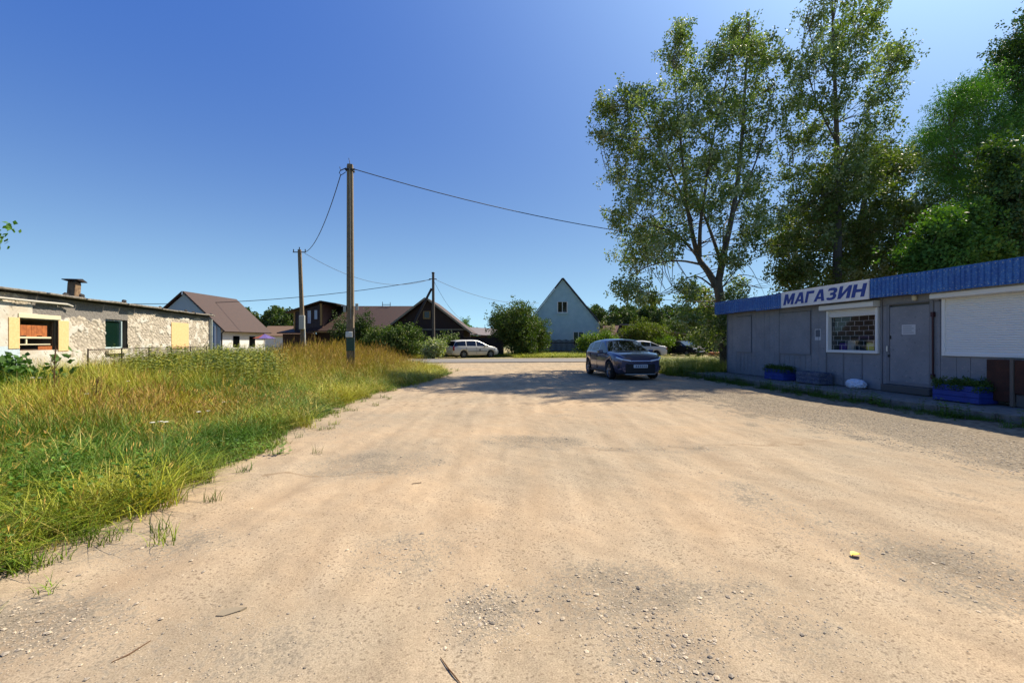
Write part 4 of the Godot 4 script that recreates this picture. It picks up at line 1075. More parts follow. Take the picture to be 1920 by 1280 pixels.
# ---------- cars: local x forward, y up, z to the car's right side ----------
func car(called: String, label: String, pos: Vector3, heading: float, p: Dictionary) -> Node3D:
	# heading: angle of the car's forward axis turned from +x about y
	var o := thing(called, label, "car", pos, "", Basis(Vector3.UP, heading))
	var L: float = p.len; var W: float = p.wid * 0.5
	var rw: float = p.wheel; var xf: float = p.front; var xr: float = p.rear
	var xs := []
	for i in 61: xs.append(-L / 2 + L * i / 60.0)
	var top: Array = p.top; var belt: Array = p.belt
	var cabin: Array = p.cabin                # [rear glass foot, roof rear, roof front, windscreen foot]
	var pillars: Array = p.pillars
	var secs := []
	for x in xs:
		var e := absf(x) / (L / 2)
		var w: float = W * (1.0 - 0.20 * pow(e, 9.0) - 0.045 * pow(e, 3.0))
		var yt := table(top, x); var yb := table(belt, x)
		yt = maxf(yt, yb + 0.012)
		var up := clampf((yt - yb) / 0.5, 0.0, 1.0)
		var wr := lerpf(w * 0.94, w * 0.73, up)
		var low: float = p.clear + 0.10 * pow(e, 12.0)
		var c := [Vector2(0.0, low + 0.02), Vector2(w * 0.86, low), Vector2(w * 0.965, low + 0.09), Vector2(w * 0.995, lerpf(low, yb, 0.42)), Vector2(w, lerpf(low, yb, 0.74)), Vector2(w * 0.965, yb)]
		c.append(Vector2(lerpf(w * 0.965, wr, 0.10), lerpf(yb, yt, 0.10)))
		c.append(Vector2(lerpf(w * 0.965, wr, 0.84), lerpf(yb, yt, 0.84)))
		c.append(Vector2(lerpf(w * 0.965, wr, 0.97) - 0.02 * up, yt - 0.025 * up))
		c.append(Vector2(wr * 0.80, yt + 0.012)); c.append(Vector2(0.0, yt + 0.03))
		for xw in [xf, xr]:
			var q: float = (rw + 0.055) ** 2 - (x - xw) ** 2
			if q > 0:
				var ya := rw + sqrt(q)
				for k in range(1, 5): c[k].y = maxf(c[k].y, minf(ya, yb - 0.06 + 0.01 * k))
		secs.append(c)
	var m_body := MB.new(); var m_side := {1.0: MB.new(), -1.0: MB.new()}; var m_front := MB.new(); var m_rear := MB.new()
	var counts := [0, 0]
	for m in [m_body, m_side[1.0], m_side[-1.0], m_front, m_rear]: m.st.set_smooth_group(0)
	for i in xs.size() - 1:
		var xm: float = (xs[i] + xs[i + 1]) * 0.5
		for k in 10:
			for s in [1.0, -1.0]:
				var a := Vector3(xs[i], secs[i][k].y, secs[i][k].x * s); var b := Vector3(xs[i + 1], secs[i + 1][k].y, secs[i + 1][k].x * s)
				var c := Vector3(xs[i + 1], secs[i + 1][k + 1].y, secs[i + 1][k + 1].x * s); var d := Vector3(xs[i], secs[i][k + 1].y, secs[i][k + 1].x * s)
				var m: MB = m_body
				var tall: bool = table(top, xm) - table(belt, xm) > 0.10
				if k == 6 and xm > cabin[0] + 0.10 and xm < cabin[3] - 0.08 and tall:
					var pil := false
					for q in pillars:
						if absf(xm - q) < 0.05: pil = true
					if not pil: m = m_side[s]
				elif k >= 8 and xm > cabin[2] and xm < cabin[3] - 0.03: m = m_front
				elif k >= 8 and xm < cabin[1] and xm > cabin[0] + 0.03: m = m_rear
				if s > 0: m.quad(a, b, c, d)
				else: m.quad(b, a, d, c)
	m_body.st.set_smooth_group(-1)
	for e in [0, xs.size() - 1]:
		for k in 10:
			for s in [1.0, -1.0]:
				var c := Vector3(xs[e], (secs[e][0].y + secs[e][10].y) * 0.5, 0)
				var a := Vector3(xs[e], secs[e][k].y, secs[e][k].x * s); var b := Vector3(xs[e], secs[e][k + 1].y, secs[e][k + 1].x * s)
				if (s > 0) == (e > 0): m_body.tri(c, b, a)
				else: m_body.tri(c, a, b)
	part(o, "body", m_body.mesh(), p.paint)
	var gl := mat("car glass", Color(0.035, 0.045, 0.05), 0.04, {"spec": 0.6})
	part(o, "side_windows", m_side[1.0].mesh(), gl); part(o, "side_windows", m_side[-1.0].mesh(), gl)
	part(o, "windscreen", m_front.mesh(), gl); part(o, "rear_window", m_rear.mesh(), gl)
	# wheels
	var tyre_m := mat("tyre rubber", Color(0.06, 0.06, 0.06), 0.85); var rim_m := mat("alloy", Color(0.48, 0.49, 0.50), 0.35, {"metal": 0.7}); var black := mat("black plastic", Color(0.055, 0.055, 0.06), 0.6)
	for xw in [xf, xr]:
		for s in [1.0, -1.0]:
			var w := Node3D.new(); w.name = "wheel"; o.add_child(w, true)
			w.position = Vector3(xw, rw, s * (W - 0.115))
			if s < 0: w.rotation.y = PI
			var t := MB.new(); t.lathe([Vector2(rw * 0.62, -0.09), Vector2(rw * 0.94, -0.10), Vector2(rw, -0.07), Vector2(rw, 0.07), Vector2(rw * 0.95, 0.10), Vector2(rw * 0.64, 0.095), Vector2(rw * 0.62, 0.05)], 28); part(w, "tyre", t.mesh(), tyre_m)
			var r := MB.new(); r.lathe([Vector2(rw * 0.66, 0.10), Vector2(rw * 0.60, 0.07), Vector2(rw * 0.60, -0.05)], 28)
			for k in 5: r.box(Vector3(-0.028, 0.03, 0.05), Vector3(0.028, rw * 0.64, 0.085), Transform3D(Basis(Vector3(0, 0, 1), TAU * k / 5.0), Vector3.ZERO))
			r.lathe([Vector2(0.06, 0.06), Vector2(0.06, 0.095), Vector2(0.0, 0.10)], 12)
			part(w, "rim", r.mesh(), rim_m)
			var bk := MB.new(); bk.lathe([Vector2(rw * 0.6, 0.0), Vector2(0.0, 0.02)], 20); part(w, "brake_disc", bk.mesh(), black)
	# underbody so that no light shows through the arches
	bpart(o, "underbody", Vector3(-L / 2 + 0.25, p.clear + 0.03, -W + 0.26), Vector3(L / 2 - 0.25, table(belt, 0.0) - 0.1, W - 0.26), black)
	for s in [1.0, -1.0]:
		var mr := MB.new(); mr.box(Vector3(cabin[3] - 0.52, table(belt, 0.3) + 0.0, s * (W + 0.10) - 0.09), Vector3(cabin[3] - 0.34, table(belt, 0.3) + 0.15, s * (W + 0.10) + 0.09), Transform3D.IDENTITY, 0.03); mr.box(Vector3(cabin[3] - 0.46, table(belt, 0.3) - 0.01, s * W - 0.06), Vector3(cabin[3] - 0.40, table(belt, 0.3) + 0.04, s * W + 0.06))
		part(o, "mirror", mr.mesh(), p.get("mirror", p.paint))
		for x in pillars:
			bpart(o, "door_handle", Vector3(x + 0.10, table(belt, x) - 0.115, s * W * 0.99 - 0.012), Vector3(x + 0.28, table(belt, x) - 0.085, s * W * 0.99 + 0.014), p.paint, 0.006)
			bpart(o, "door_gap", Vector3(x - 0.006, p.clear + 0.14, s * W * 0.985 - 0.012), Vector3(x + 0.006, table(belt, x) - 0.05, s * W * 0.998 + 0.003), black)
	return o

func nose_box(o: Node3D, called: String, a: Vector3, b: Vector3, hgt: float, thick: float, m: Material):
	var dir := b - a; var len := dir.length(); var x := dir.normalized()
	var y := Vector3.UP; var z := x.cross(y).normalized(); y = z.cross(x)
	var mb := MB.new(); mb.box(Vector3(0, -hgt / 2, -thick / 2), Vector3(len, hgt / 2, thick / 2), Transform3D(Basis(x, y, z), a), minf(hgt, thick) * 0.3)
	part(o, called, mb.mesh(), m)

func build_cars():
	var head := mat("lamp glass white", Color(0.85, 0.87, 0.90), 0.15)
	var red := mat("tail lamp red", Color(0.45, 0.05, 0.06), 0.2)
	var black := mat("black plastic", Color(0.055, 0.055, 0.06), 0.6)
	var plate := mat("number plate", Color(0.74, 0.76, 0.78), 0.5)
	var pf := mat("plate frame letters", Color(0.25, 0.27, 0.30), 0.6)
	# dark blue crossover facing the camera
	var bluep := mat("blue violet car paint", Color(0.245, 0.25, 0.36), 0.3, {"metal": 0.5, "coat": 1.0})
	var a := car("blue_crossover", "dark violet blue crossover parked on the sandy yard in tree shade", Vector3(4.29, ground_y(4.29, 18.2), -18.2), deg_to_rad(-90 + 7), {"len": 4.25, "wid": 1.82, "wheel": 0.335, "front": 1.32, "rear": -1.33, "clear": 0.20,
		"top": [[-2.13, 0.86], [-2.02, 1.0], [-1.55, 1.31], [-1.0, 1.42], [-0.2, 1.465], [0.25, 1.43], [1.08, 1.0], [1.6, 0.96], [1.95, 0.90], [2.13, 0.80]],
		"belt": [[-2.13, 0.84], [-1.8, 1.0], [-1.0, 0.96], [0.6, 0.92], [1.1, 0.92], [1.7, 0.87], [2.0, 0.82], [2.13, 0.76]],
		"cabin": [-2.0, -1.5, 0.32, 1.12], "pillars": [-0.95, -0.05], "paint": bluep})
	for s in [1.0, -1.0]:
		nose_box(a, "headlight", Vector3(1.90, 0.815, s * 0.815), Vector3(2.125, 0.74, s * 0.64), 0.055, 0.09, head)
		nose_box(a, "headlight", Vector3(2.12, 0.742, s * 0.65), Vector3(2.135, 0.69, s * 0.36), 0.05, 0.05, head)
		nose_box(a, "air_intake", Vector3(2.0, 0.47, s * 0.80), Vector3(2.135, 0.56, s * 0.44), 0.10, 0.06, black)
		nose_box(a, "intake_edge", Vector3(2.03, 0.38, s * 0.775), Vector3(2.135, 0.47, s * 0.55), 0.06, 0.05, bluep)
		bpart(a, "tail_light", Vector3(-2.13, 0.86, s * 0.55 - 0.2), Vector3(-2.05, 0.95, s * 0.55 + 0.2), red, 0.01)
	nose_box(a, "light_bar", Vector3(2.13, 0.685, -0.38), Vector3(2.13, 0.685, 0.38), 0.035, 0.05, mat("chrome bar", Color(0.62, 0.66, 0.78), 0.15, {"metal": 0.9}))
	bpart(a, "lower_grille", Vector3(2.02, 0.255, -0.56), Vector3(2.14, 0.60, 0.56), black, 0.03)
	bpart(a, "skid_plate", Vector3(2.0, 0.205, -0.55), Vector3(2.15, 0.245, 0.55), mat("dull alloy", Color(0.5, 0.52, 0.52), 0.5), 0.01)
	var pl := bpart(a, "number_plate", Vector3(2.146, 0.45, -0.26), Vector3(2.158, 0.565, 0.26), plate, 0.003)
	for k in 6: bpart(pl, "character", Vector3(2.1585, 0.475, -0.21 + 0.072 * k), Vector3(2.160, 0.54, -0.172 + 0.072 * k), pf)
	for s in [1.0, -1.0]: bpart(a, "sill_trim", Vector3(-0.95, 0.205, s * 0.86 - 0.03), Vector3(0.93, 0.30, s * 0.86 + 0.03), black, 0.01)
	# silver white wagon seen from behind its right flank
	var whitep := mat("white car paint", Color(0.70, 0.69, 0.66), 0.35, {"coat": 0.6})
	var w := car("white_wagon", "white station wagon parked across the road by the dark gate", Vector3(-3.4, 0.0, -39.3), deg_to_rad(31), {"len": 4.35, "wid": 1.75, "wheel": 0.31, "front": 1.33, "rear": -1.22, "clear": 0.19,
		"top": [[-2.17, 0.88], [-2.08, 1.0], [-1.85, 1.44], [-1.2, 1.50], [-0.2, 1.51], [0.25, 1.47], [1.15, 1.02], [1.7, 0.92], [2.0, 0.80], [2.17, 0.62]],
		"belt": [[-2.17, 0.86], [-1.8, 0.95], [0.0, 0.93], [1.15, 0.92], [1.75, 0.83], [2.17, 0.58]],
		"cabin": [-2.1, -1.88, 0.27, 1.18], "pillars": [-1.0, -0.05], "paint": whitep})
	for s in [1.0, -1.0]:
		bpart(w, "tail_light", Vector3(-2.17, 0.62, s * 0.74 - 0.07), Vector3(-2.05, 0.98, s * 0.74 + 0.07), red, 0.015)
		nose_box(w, "headlight", Vector3(1.92, 0.74, s * 0.76), Vector3(2.12, 0.68, s * 0.45), 0.13, 0.10, head)
		bpart(w, "rub_strip", Vector3(-0.85, 0.53, s * 0.873 - 0.01), Vector3(0.95, 0.57, s * 0.873 + 0.012), black)
	bpart(w, "rear_bumper", Vector3(-2.21, 0.36, -0.70), Vector3(-2.1, 0.56, 0.70), whitep, 0.03)
	bpart(w, "number_plate", Vector3(-2.19, 0.64, -0.26), Vector3(-2.175, 0.75, 0.26), plate, 0.003)
	bpart(w, "fuel_flap", Vector3(0.18, 0.58, 0.868), Vector3(0.36, 0.76, 0.878), mat("grey decal", Color(0.45, 0.45, 0.45), 0.5))
	# white saloon behind the crossover, nose to the left
	var s3 := car("white_saloon", "white saloon with black windows parked beyond the blue crossover", Vector3(10.75, 0.0, -38.6), deg_to_rad(174), {"len": 4.4, "wid": 1.72, "wheel": 0.31, "front": 1.3, "rear": -1.3, "clear": 0.19,
		"top": [[-2.2, 0.88], [-2.05, 0.98], [-1.6, 1.03], [-0.9, 1.36], [-0.3, 1.44], [0.25, 1.42], [1.1, 1.02], [1.7, 0.92], [2.05, 0.80], [2.2, 0.62]],
		"belt": [[-2.2, 0.86], [-1.7, 0.96], [0.0, 0.92], [1.1, 0.90], [1.75, 0.82], [2.2, 0.58]],
		"cabin": [-1.65, -0.9, 0.27, 1.14], "pillars": [-0.85, 0.0], "paint": whitep})
	bpart(s3, "rub_strip", Vector3(-0.9, 0.55, -0.87), Vector3(0.9, 0.60, -0.848), mat("brown trim", Color(0.36, 0.29, 0.22), 0.6))
	for s in [1.0, -1.0]: bpart(s3, "tail_light", Vector3(-2.2, 0.72, s * 0.6 - 0.17), Vector3(-2.12, 0.86, s * 0.6 + 0.17), red, 0.01)
	# grey saloon facing the camera
	var greyp := mat("graphite car paint", Color(0.12, 0.125, 0.13), 0.7, {"spec": 0.2})
	var g := car("grey_saloon", "dark grey saloon parked facing the road in front of the carport", Vector3(16.6, 0.0, -44.0), deg_to_rad(-90 + 24), {"len": 4.3, "wid": 1.70, "wheel": 0.30, "front": 1.25, "rear": -1.3, "clear": 0.18,
		"top": [[-2.15, 0.9], [-1.6, 1.02], [-0.95, 1.36], [-0.3, 1.42], [0.2, 1.39], [1.0, 1.0], [1.6, 0.92], [1.95, 0.80], [2.15, 0.62]],
		"belt": [[-2.15, 0.88], [-1.7, 0.95], [0.0, 0.90], [1.0, 0.90], [1.7, 0.82], [2.15, 0.58]],
		"cabin": [-1.65, -0.95, 0.22, 1.04], "pillars": [-0.9, -0.02], "paint": greyp})
	for s in [1.0, -1.0]: nose_box(g, "headlight", Vector3(1.93, 0.70, s * 0.74), Vector3(2.10, 0.68, s * 0.42), 0.14, 0.10, head)
	bpart(g, "grille", Vector3(2.05, 0.60, -0.38), Vector3(2.165, 0.70, 0.38), black, 0.01)
	bpart(g, "bumper", Vector3(2.0, 0.36, -0.66), Vector3(2.2, 0.52, 0.66), mat("dark bumper", Color(0.09, 0.09, 0.10), 0.5), 0.03)
	bpart(g, "number_plate", Vector3(2.20, 0.40, -0.26), Vector3(2.21, 0.51, 0.26), plate, 0.003)

# ---------- poles and wires ----------
func taper_pole(base: Vector3, top: Vector3, w0: float, w1: float, turn: float, m: Material, parent: Node3D, called := "shaft"):
	var b := MB.new(); b.st.set_smooth_group(-1)
	var lo := []; var hi := []
	# trapezoid section with cut corners, as cast concrete poles have
	var sec := [Vector2(-0.5, -0.42), Vector2(-0.42, -0.5), Vector2(0.42, -0.5), Vector2(0.5, -0.42), Vector2(0.40, 0.42), Vector2(0.33, 0.5), Vector2(-0.33, 0.5), Vector2(-0.40, 0.42)]
	for s in sec:
		var q := Vector3(s.x, 0, s.y).rotated(Vector3.UP, turn)
		lo.append(base + q * w0); hi.append(top + q * w1)
	for i in 8:
		var j := (i + 1) % 8
		b.quad(lo[j], lo[i], hi[i], hi[j])
	for i in range(1, 7): b.tri(hi[0], hi[i + 1], hi[i])
	part(parent, called, b.mesh(), m)

func wire(a: Vector3, b: Vector3, sag: float, r: float, label: String):
	var pts := []; var rad := []
	for i in 25:
		var t := i / 24.0
		pts.append(a.lerp(b, t) - Vector3(0, 4.0 * sag * t * (1.0 - t), 0) - a); rad.append(r)
	var mb := MB.new(); mb.tube(pts, rad, 5)
	var o := part(self, "overhead_wire", mb.mesh(), mat("wire black", Color(0.06, 0.06, 0.07), 0.6))
	o.position = a
	tag(o, label, "wire", "overhead wires between the poles")

func build_poles():
	var conc := mat("pole concrete", Color.WHITE, 0.9, {"tex": noise_tex(91, 0.02, Color(0.38, 0.325, 0.25), Color(0.50, 0.435, 0.34)), "scale": 0.8})
	var iron: Material = mats["black iron"]
	# tall concrete pole in the meadow
	var d := 17.0
	var a0 := at(657, 640, d); a0.y = ground_y(a0.x, d) - 0.05
	var o := thing("concrete_pole", "tall square concrete utility pole with green plate and metering boxes", "utility pole", a0)
	var top := at(656, 309, d) - a0
	taper_pole(Vector3.ZERO, top, 0.30, 0.235, 0.33, conc, o)
	var p := MB.new(); p.tube([top, top + Vector3(-0.02, 0.12, 0), top + Vector3(-0.05, 0.26, 0)], [0.015, 0.012, 0.01], 5); part(o, "lightning_pin", p.mesh(), iron)
	var br := MB.new(); br.tube([top + Vector3(-0.1, -0.15, 0.1), top + Vector3(-0.3, -0.25, 0.12), top + Vector3(-0.34, -0.12, 0.12)], [0.02, 0.02, 0.015], 5); br.tube([top + Vector3(-0.12, -0.3, 0.1), top + Vector3(-0.28, -0.42, 0.12), top + Vector3(-0.36, -0.35, 0.12), top + Vector3(-0.30, -0.22, 0.12)], [0.014, 0.014, 0.014, 0.014], 5); br.tube([top + Vector3(0.08, -0.2, 0.08), top + Vector3(0.22, -0.2, 0.1)], [0.03, 0.03], 6)
	br.box(top + Vector3(-0.14, -0.24, -0.14), top + Vector3(0.14, -0.19, 0.15))
	part(o, "wire_bracket", br.mesh(), iron)
	var cab := MB.new(); cab.tube([top + Vector3(0.05, -0.2, 0.17), Vector3(0.07, 4.0, 0.19), Vector3(0.08, 2.2, 0.2)], [0.012, 0.012, 0.012], 5); part(o, "cable", cab.mesh(), mat("pale cable", Color(0.55, 0.54, 0.50), 0.6))
	var gb := mat("grey box", Color(0.60, 0.60, 0.57), 0.6)
	var face := Basis(Vector3.UP, 0.33)
	for s in [[Vector3(0.17, 2.52, -0.02), Vector3(0.11, 0.26, 0.2), gb, "lamp_box"], [Vector3(-0.27, 2.45, 0.0), Vector3(0.10, 0.24, 0.16), gb, "lamp_box"], [Vector3(-0.13, 1.52, 0.155), Vector3(0.24, 0.21, 0.09), mat("white box", Color(0.74, 0.74, 0.72), 0.5), "meter_box"]]:
		var q := MB.new(); q.box(Vector3.ZERO, s[1], Transform3D(face, s[0]), 0.012); part(o, s[3], q.mesh(), s[2])
	var gp := MB.new(); gp.box(Vector3(-0.155, 1.02, 0.152), Vector3(0.135, 1.50, 0.175), Transform3D(face, Vector3.ZERO), 0.004); part(o, "green_plate", gp.mesh(), mat("green plate", Color(0.05, 0.22, 0.16), 0.5))
	var wp := MB.new(); wp.box(Vector3(0.138, 0.3, -0.12), Vector3(0.150, 1.9, 0.135), Transform3D(face, Vector3.ZERO)); part(o, "whitewash", wp.mesh(), mat("whitewash", Color.WHITE, 0.9, {"tex": noise_tex(92, 0.03, Color(0.55, 0.50, 0.43), Color(0.86, 0.83, 0.78)), "scale": 1.3}))
	# second, leaning pole farther back
	var d2 := 28.0
	var b0 := at(569, 640, d2); b0.y = ground_y(b0.x, d2) - 0.05
	var o2 := thing("concrete_pole", "leaning concrete pole with pale pipe and small box up its side", "utility pole", b0)
	var t2 := at(561, 468, d2) - b0
	taper_pole(Vector3.ZERO, t2, 0.30, 0.22, 0.35, conc, o2)
	var bb := MB.new(); bb.tube([t2 + Vector3(-0.4, -0.15, 0), t2 + Vector3(0.4, -0.15, 0)], [0.03, 0.03], 5)
	for x in [-0.36, 0.36, 0.0]: bb.tube([t2 + Vector3(x, -0.15, 0), t2 + Vector3(x, 0.16 if x == 0.0 else 0.03, 0)], [0.025, 0.03], 6)
	part(o2, "crossarm", bb.mesh(), iron)
	var bp := MB.new(); bp.tube([Vector3(0.17, 0.1, 0.10), Vector3(0.10, 2.8, 0.15)], [0.05, 0.045], 7); part(o2, "cable_pipe", bp.mesh(), mat("white pipe", Color(0.76, 0.75, 0.71), 0.5))
	bpart(o2, "junction_box", Vector3(-0.16, 2.1, 0.12), Vector3(0.16, 2.95, 0.30), gb, 0.02)
	# wooden pole with strut by the brown house
	var d3 := 39.0
	var c0 := at(812.5, 640, d3); c0.y = 0
	var o3 := thing("wooden_pole", "dark wooden pole with slanting strut in front of the brown house", "utility pole", c0)
	var t3 := at(812, 513, d3) - c0
	var wood := mat("grey pole wood", Color(0.30, 0.27, 0.235), 0.9)
	var w := MB.new(); w.tube([Vector3.ZERO, t3], [0.15, 0.11], 9); part(o3, "shaft", w.mesh(), wood)
	var sp := MB.new(); sp.tube([at(809, 541, d3) - c0, at(783, 592, d3 - 0.6) - c0, Vector3(-2.7, 0.0, 1.4)], [0.10, 0.11, 0.13], 8); part(o3, "strut", sp.mesh(), mat("dark strut wood", Color(0.17, 0.15, 0.13), 0.9))
	var ins := MB.new(); ins.tube([t3 + Vector3(-0.35, -0.45, 0), t3 + Vector3(0.3, -0.45, 0)], [0.035, 0.035], 5); ins.lathe([Vector2(0.0, 0.0), Vector2(0.13, 0.02), Vector2(0.13, 0.12), Vector2(0, 0.15)], 10, Transform3D(Basis(Vector3(1, 0, 0), -PI / 2), t3)); part(o3, "insulators", ins.mesh(), iron)
	# wires
	var A := a0 + top; var B := b0 + t2; var C := c0 + t3
	wire(A + Vector3(0.2, -0.2, 0.1), at(1590, 458, 24.0), 0.95, 0.017, "black wire from the tall concrete pole to the poplars")
	wire(A + Vector3(-0.3, -0.4, 0.12), B + Vector3(0.1, -0.15, 0.1), 0.9, 0.016, "wire hanging between the tall and the leaning concrete poles")
	wire(B + Vector3(0.3, -0.2, 0.0), C + Vector3(-0.2, -0.45, 0.0), 1.1, 0.013, "wire from the leaning concrete pole to the wooden pole")
	wire(C + Vector3(-0.2, -0.5, 0.0), at(-330, 520, 33.0), 2.0, 0.024, "thick cable from the wooden pole off behind the derelict building")
	wire(C + Vector3(0.2, -0.5, 0.0), at(1010, 568, 50.9), 0.7, 0.016, "wire from the wooden pole to the pale blue house")
	wire(C + Vector3(0.1, -0.7, 0.0), at(868, 600, 49.0), 0.5, 0.012, "thin wire from the wooden pole down to the low shed")

# ---------- everything in its place ----------
var sun_dir := Vector3(0.80 * cos(deg_to_rad(49)), sin(deg_to_rad(49)), -0.60 * cos(deg_to_rad(49)))

func sky_material() -> PanoramaSkyMaterial:
	# clear summer air: deeper blue away from the sun and upwards, paler near the horizon and round the sun
	var w := 512; var h := 256
	var im := Image.create_empty(w, h, false, Image.FORMAT_RGBF)
	for j in h:
		var el := PI * (0.5 - (j + 0.5) / h)
		for i in w:
			var az := TAU * (i + 0.5) / w
			var dir := Vector3(sin(az) * cos(el), sin(el), -cos(az) * cos(el))
			var g := dir.angle_to(sun_dir)
			var s := maxf(dir.y, 0.0)
			var low := exp(-s / 0.185)
			var deep := Vector3(0.008, 0.048, 0.225)
			var pale := Vector3(0.25, 0.415, 0.49)
			var c := deep.lerp(pale, low)
			var halo := exp(-g / 0.26)
			c += Vector3(0.70, 0.95, 1.05) * halo * 1.22
			im.set_pixel(i, j, Color(c.x, c.y, c.z) * SKY)
	var m := PanoramaSkyMaterial.new()
	m.panorama = ImageTexture.create_from_image(im)
	return m
const SKY := 1.15

func _ready():
	rng.seed = 20240
	n_low.seed = 1; n_low.frequency = 0.28; n_low.fractal_octaves = 3
	n_mid.seed = 2; n_mid.frequency = 1.6; n_mid.fractal_octaves = 3
	n_fine.seed = 8; n_fine.frequency = 5.0; n_fine.fractal_octaves = 2
	n_edge.seed = 6; n_edge.frequency = 0.3
	# camera
	var cam := Camera3D.new(); cam.name = "camera"
	add_child(cam)
	cam.position = Vector3(0, EYE, 0)
	cam.fov = rad_to_deg(2.0 * atan(640.0 / F))
	cam.near = 0.05; cam.far = 2000.0
	cam.current = true
	# sky and exposure
	var env := Environment.new()
	env.background_mode = Environment.BG_SKY
	env.sky = Sky.new(); env.sky.sky_material = sky_material()
	env.tonemap_mode = Environment.TONE_MAPPER_LINEAR
	env.tonemap_exposure = 2.0
	env.ambient_light_source = Environment.AMBIENT_SOURCE_SKY
	env.sdfgi_enabled = true; env.ssao_enabled = true; env.ssil_enabled = true
	var we := WorldEnvironment.new(); we.name = "environment"; we.environment = env
	add_child(we)
	# sun
	var sun := DirectionalLight3D.new(); sun.name = "sun"
	add_child(sun)
	sun.look_at_from_position(sun_dir * 10.0, Vector3.ZERO)
	sun.light_color = Color(1.0, 0.95, 0.86)
	sun.light_energy = 1.55
	sun.light_angular_distance = 0.53
	sun.shadow_enabled = true

	build_ground()
	mat("bark", Color.WHITE, 0.95, {"tex": noise_tex(21, 0.03, Color(0.27, 0.24, 0.20), Color(0.46, 0.42, 0.35)), "scale": 0.9})
	build_shop()
	build_ruin()
	build_houses()
	build_poles()
	build_cars()
	build_shop_front()
	build_trees()
	build_meadow()
	build_small()

func build_ground():
	var g := MB.new(); g.st.set_smooth_group(-1)
	g.quad(Vector3(-900, 0, 60), Vector3(900, 0, 60), Vector3(900, 0, -1400), Vector3(-900, 0, -1400))
	var gm := structure("ground", g.mesh(), mat("far turf", Color.WHITE, 1.0, {"tex": noise_tex(17, 0.01, Color(0.24, 0.27, 0.10), Color(0.40, 0.38, 0.18)), "scale": 0.07}))
	gm.position.y = -0.16
	var grain := noise_tex(16, 0.09, Color(0.66, 0.645, 0.63), Color(1.0, 1.0, 1.0), 1024, FastNoiseLite.TYPE_SIMPLEX_SMOOTH, 0.38, 4)
	var far_y := structure("yard", sheet(-48, 48, -3, 36, 0.3, 0.018), yard_mat("yard far", yard_picture(-48, 48, -3, 36, 1920, 780), grain))
	far_y.position.y = 0.0
	structure("sandy_yard", sheet(-6, 7.2, 0.4, 9.6, 0.04, 0.0), yard_mat("yard near", yard_picture(-6, 7.2, 0.4, 9.6, 1536, 1070), grain))
	var vg := MB.new(); vg.st.set_smooth_group(-1)
	vg.quad(Vector3(-80, -0.008, -34.5), Vector3(80, -0.008, -34.5), Vector3(80, -0.008, -90), Vector3(-80, -0.008, -90))
	structure("garden_ground", vg.mesh(), mat("trodden turf", Color.WHITE, 1.0, {"tex": noise_tex(19, 0.02, Color(0.36, 0.34, 0.16), Color(0.66, 0.58, 0.44)), "scale": 0.16}))
	# asphalt street across, square to the shop's front
	var road := MB.new()
	road.box(Vector3(-90, -0.05, -2.9), Vector3(90, 0.03, 2.9))
	var r := structure("road", road.mesh(), mat("old asphalt", Color.WHITE, 0.9, {"tex": noise_tex(18, 0.02, Color(0.37, 0.355, 0.34), Color(0.46, 0.44, 0.42)), "scale": 0.5}))
	r.transform = Transform3D(Basis(Vector3.UP, atan(0.1137)), Vector3(0, 0.0, -33.0))
	# loose stones: denser where the chippings lie
	var xf := []; var cols := []
	for i in 38000:
		var x := 0.0; var d := 0.0; var size := 0.0
		var pick := rng.randf()
		if pick < 0.62:
			var q: Array = gravel[rng.randi() % gravel.size()]
			if q[1] > 7.5: continue
			x = q[0] + rng.randfn() * q[2] * 0.7; d = q[1] + rng.randfn() * q[3] * 0.7; size = rng.randf_range(0.0015, 0.0055) * (1.0 + 2.4 * pow(rng.randf(), 16.0))
			if rng.randf() > q[4]: continue
		elif pick < 0.76:
			d = rng.randf_range(1.5, 9.0); x = rng.randf_range(-4.2, 6.0); size = rng.randf_range(0.0015, 0.0045)
		else:
			d = rng.randf_range(3.0, 13.0); x = 5.7 - 0.135 * d + rng.randf() * 2.2; size = rng.randf_range(0.004, 0.014)
		if d < 1.2 or x < meadow_edge(d) - 0.1: continue
		xf.append(Transform3D(Basis(Vector3.UP, rng.randf() * TAU).scaled(Vector3(size, size * rng.randf_range(0.5, 0.9), size * rng.randf_range(0.7, 1.3))), Vector3(x, ground_y(x, d) + size * 0.15, -d)))
		var k := rng.randf_range(0.7, 1.25)
		cols.append((Color(0.27, 0.225, 0.17) if rng.randf() < 0.55 else Color(0.42, 0.34, 0.24)) * k)
	var so := copies(self, "loose_gravel", stone(5), mat("stone", Color.WHITE, 0.9, {"vcol": true}), xf, cols)
	so.set_meta("label", "loose grey chippings scattered over the sandy yard"); so.set_meta("category", "gravel")

func yard_mat(key: String, tex: Texture2D, grain: Texture2D) -> StandardMaterial3D:
	var m := mat(key, Color.WHITE, 1.0, {"spec": 0.2})
	m.albedo_texture = tex
	m.detail_enabled = true; m.detail_albedo = grain; m.detail_uv_layer = BaseMaterial3D.DETAIL_UV_2; m.uv2_scale = Vector3(1.05, 1.05, 1.05)
	m.detail_blend_mode = BaseMaterial3D.BLEND_MODE_MUL
	m.uv1_triplanar = false
	return m

func limb(list: Array, depth: float, base: Vector3, r0: float, r1: float, dz0 := 0.0, dz1 := 0.0) -> Array:
	var pts := []; var rad := []
	for i in list.size():
		var t := float(i) / (list.size() - 1)
		var p := at(list[i][0], list[i][1], depth) - base
		p.z += lerpf(dz0, dz1, t)
		pts.append(p); rad.append(lerpf(r0, r1, pow(t, 0.8)))
	return [pts, rad]

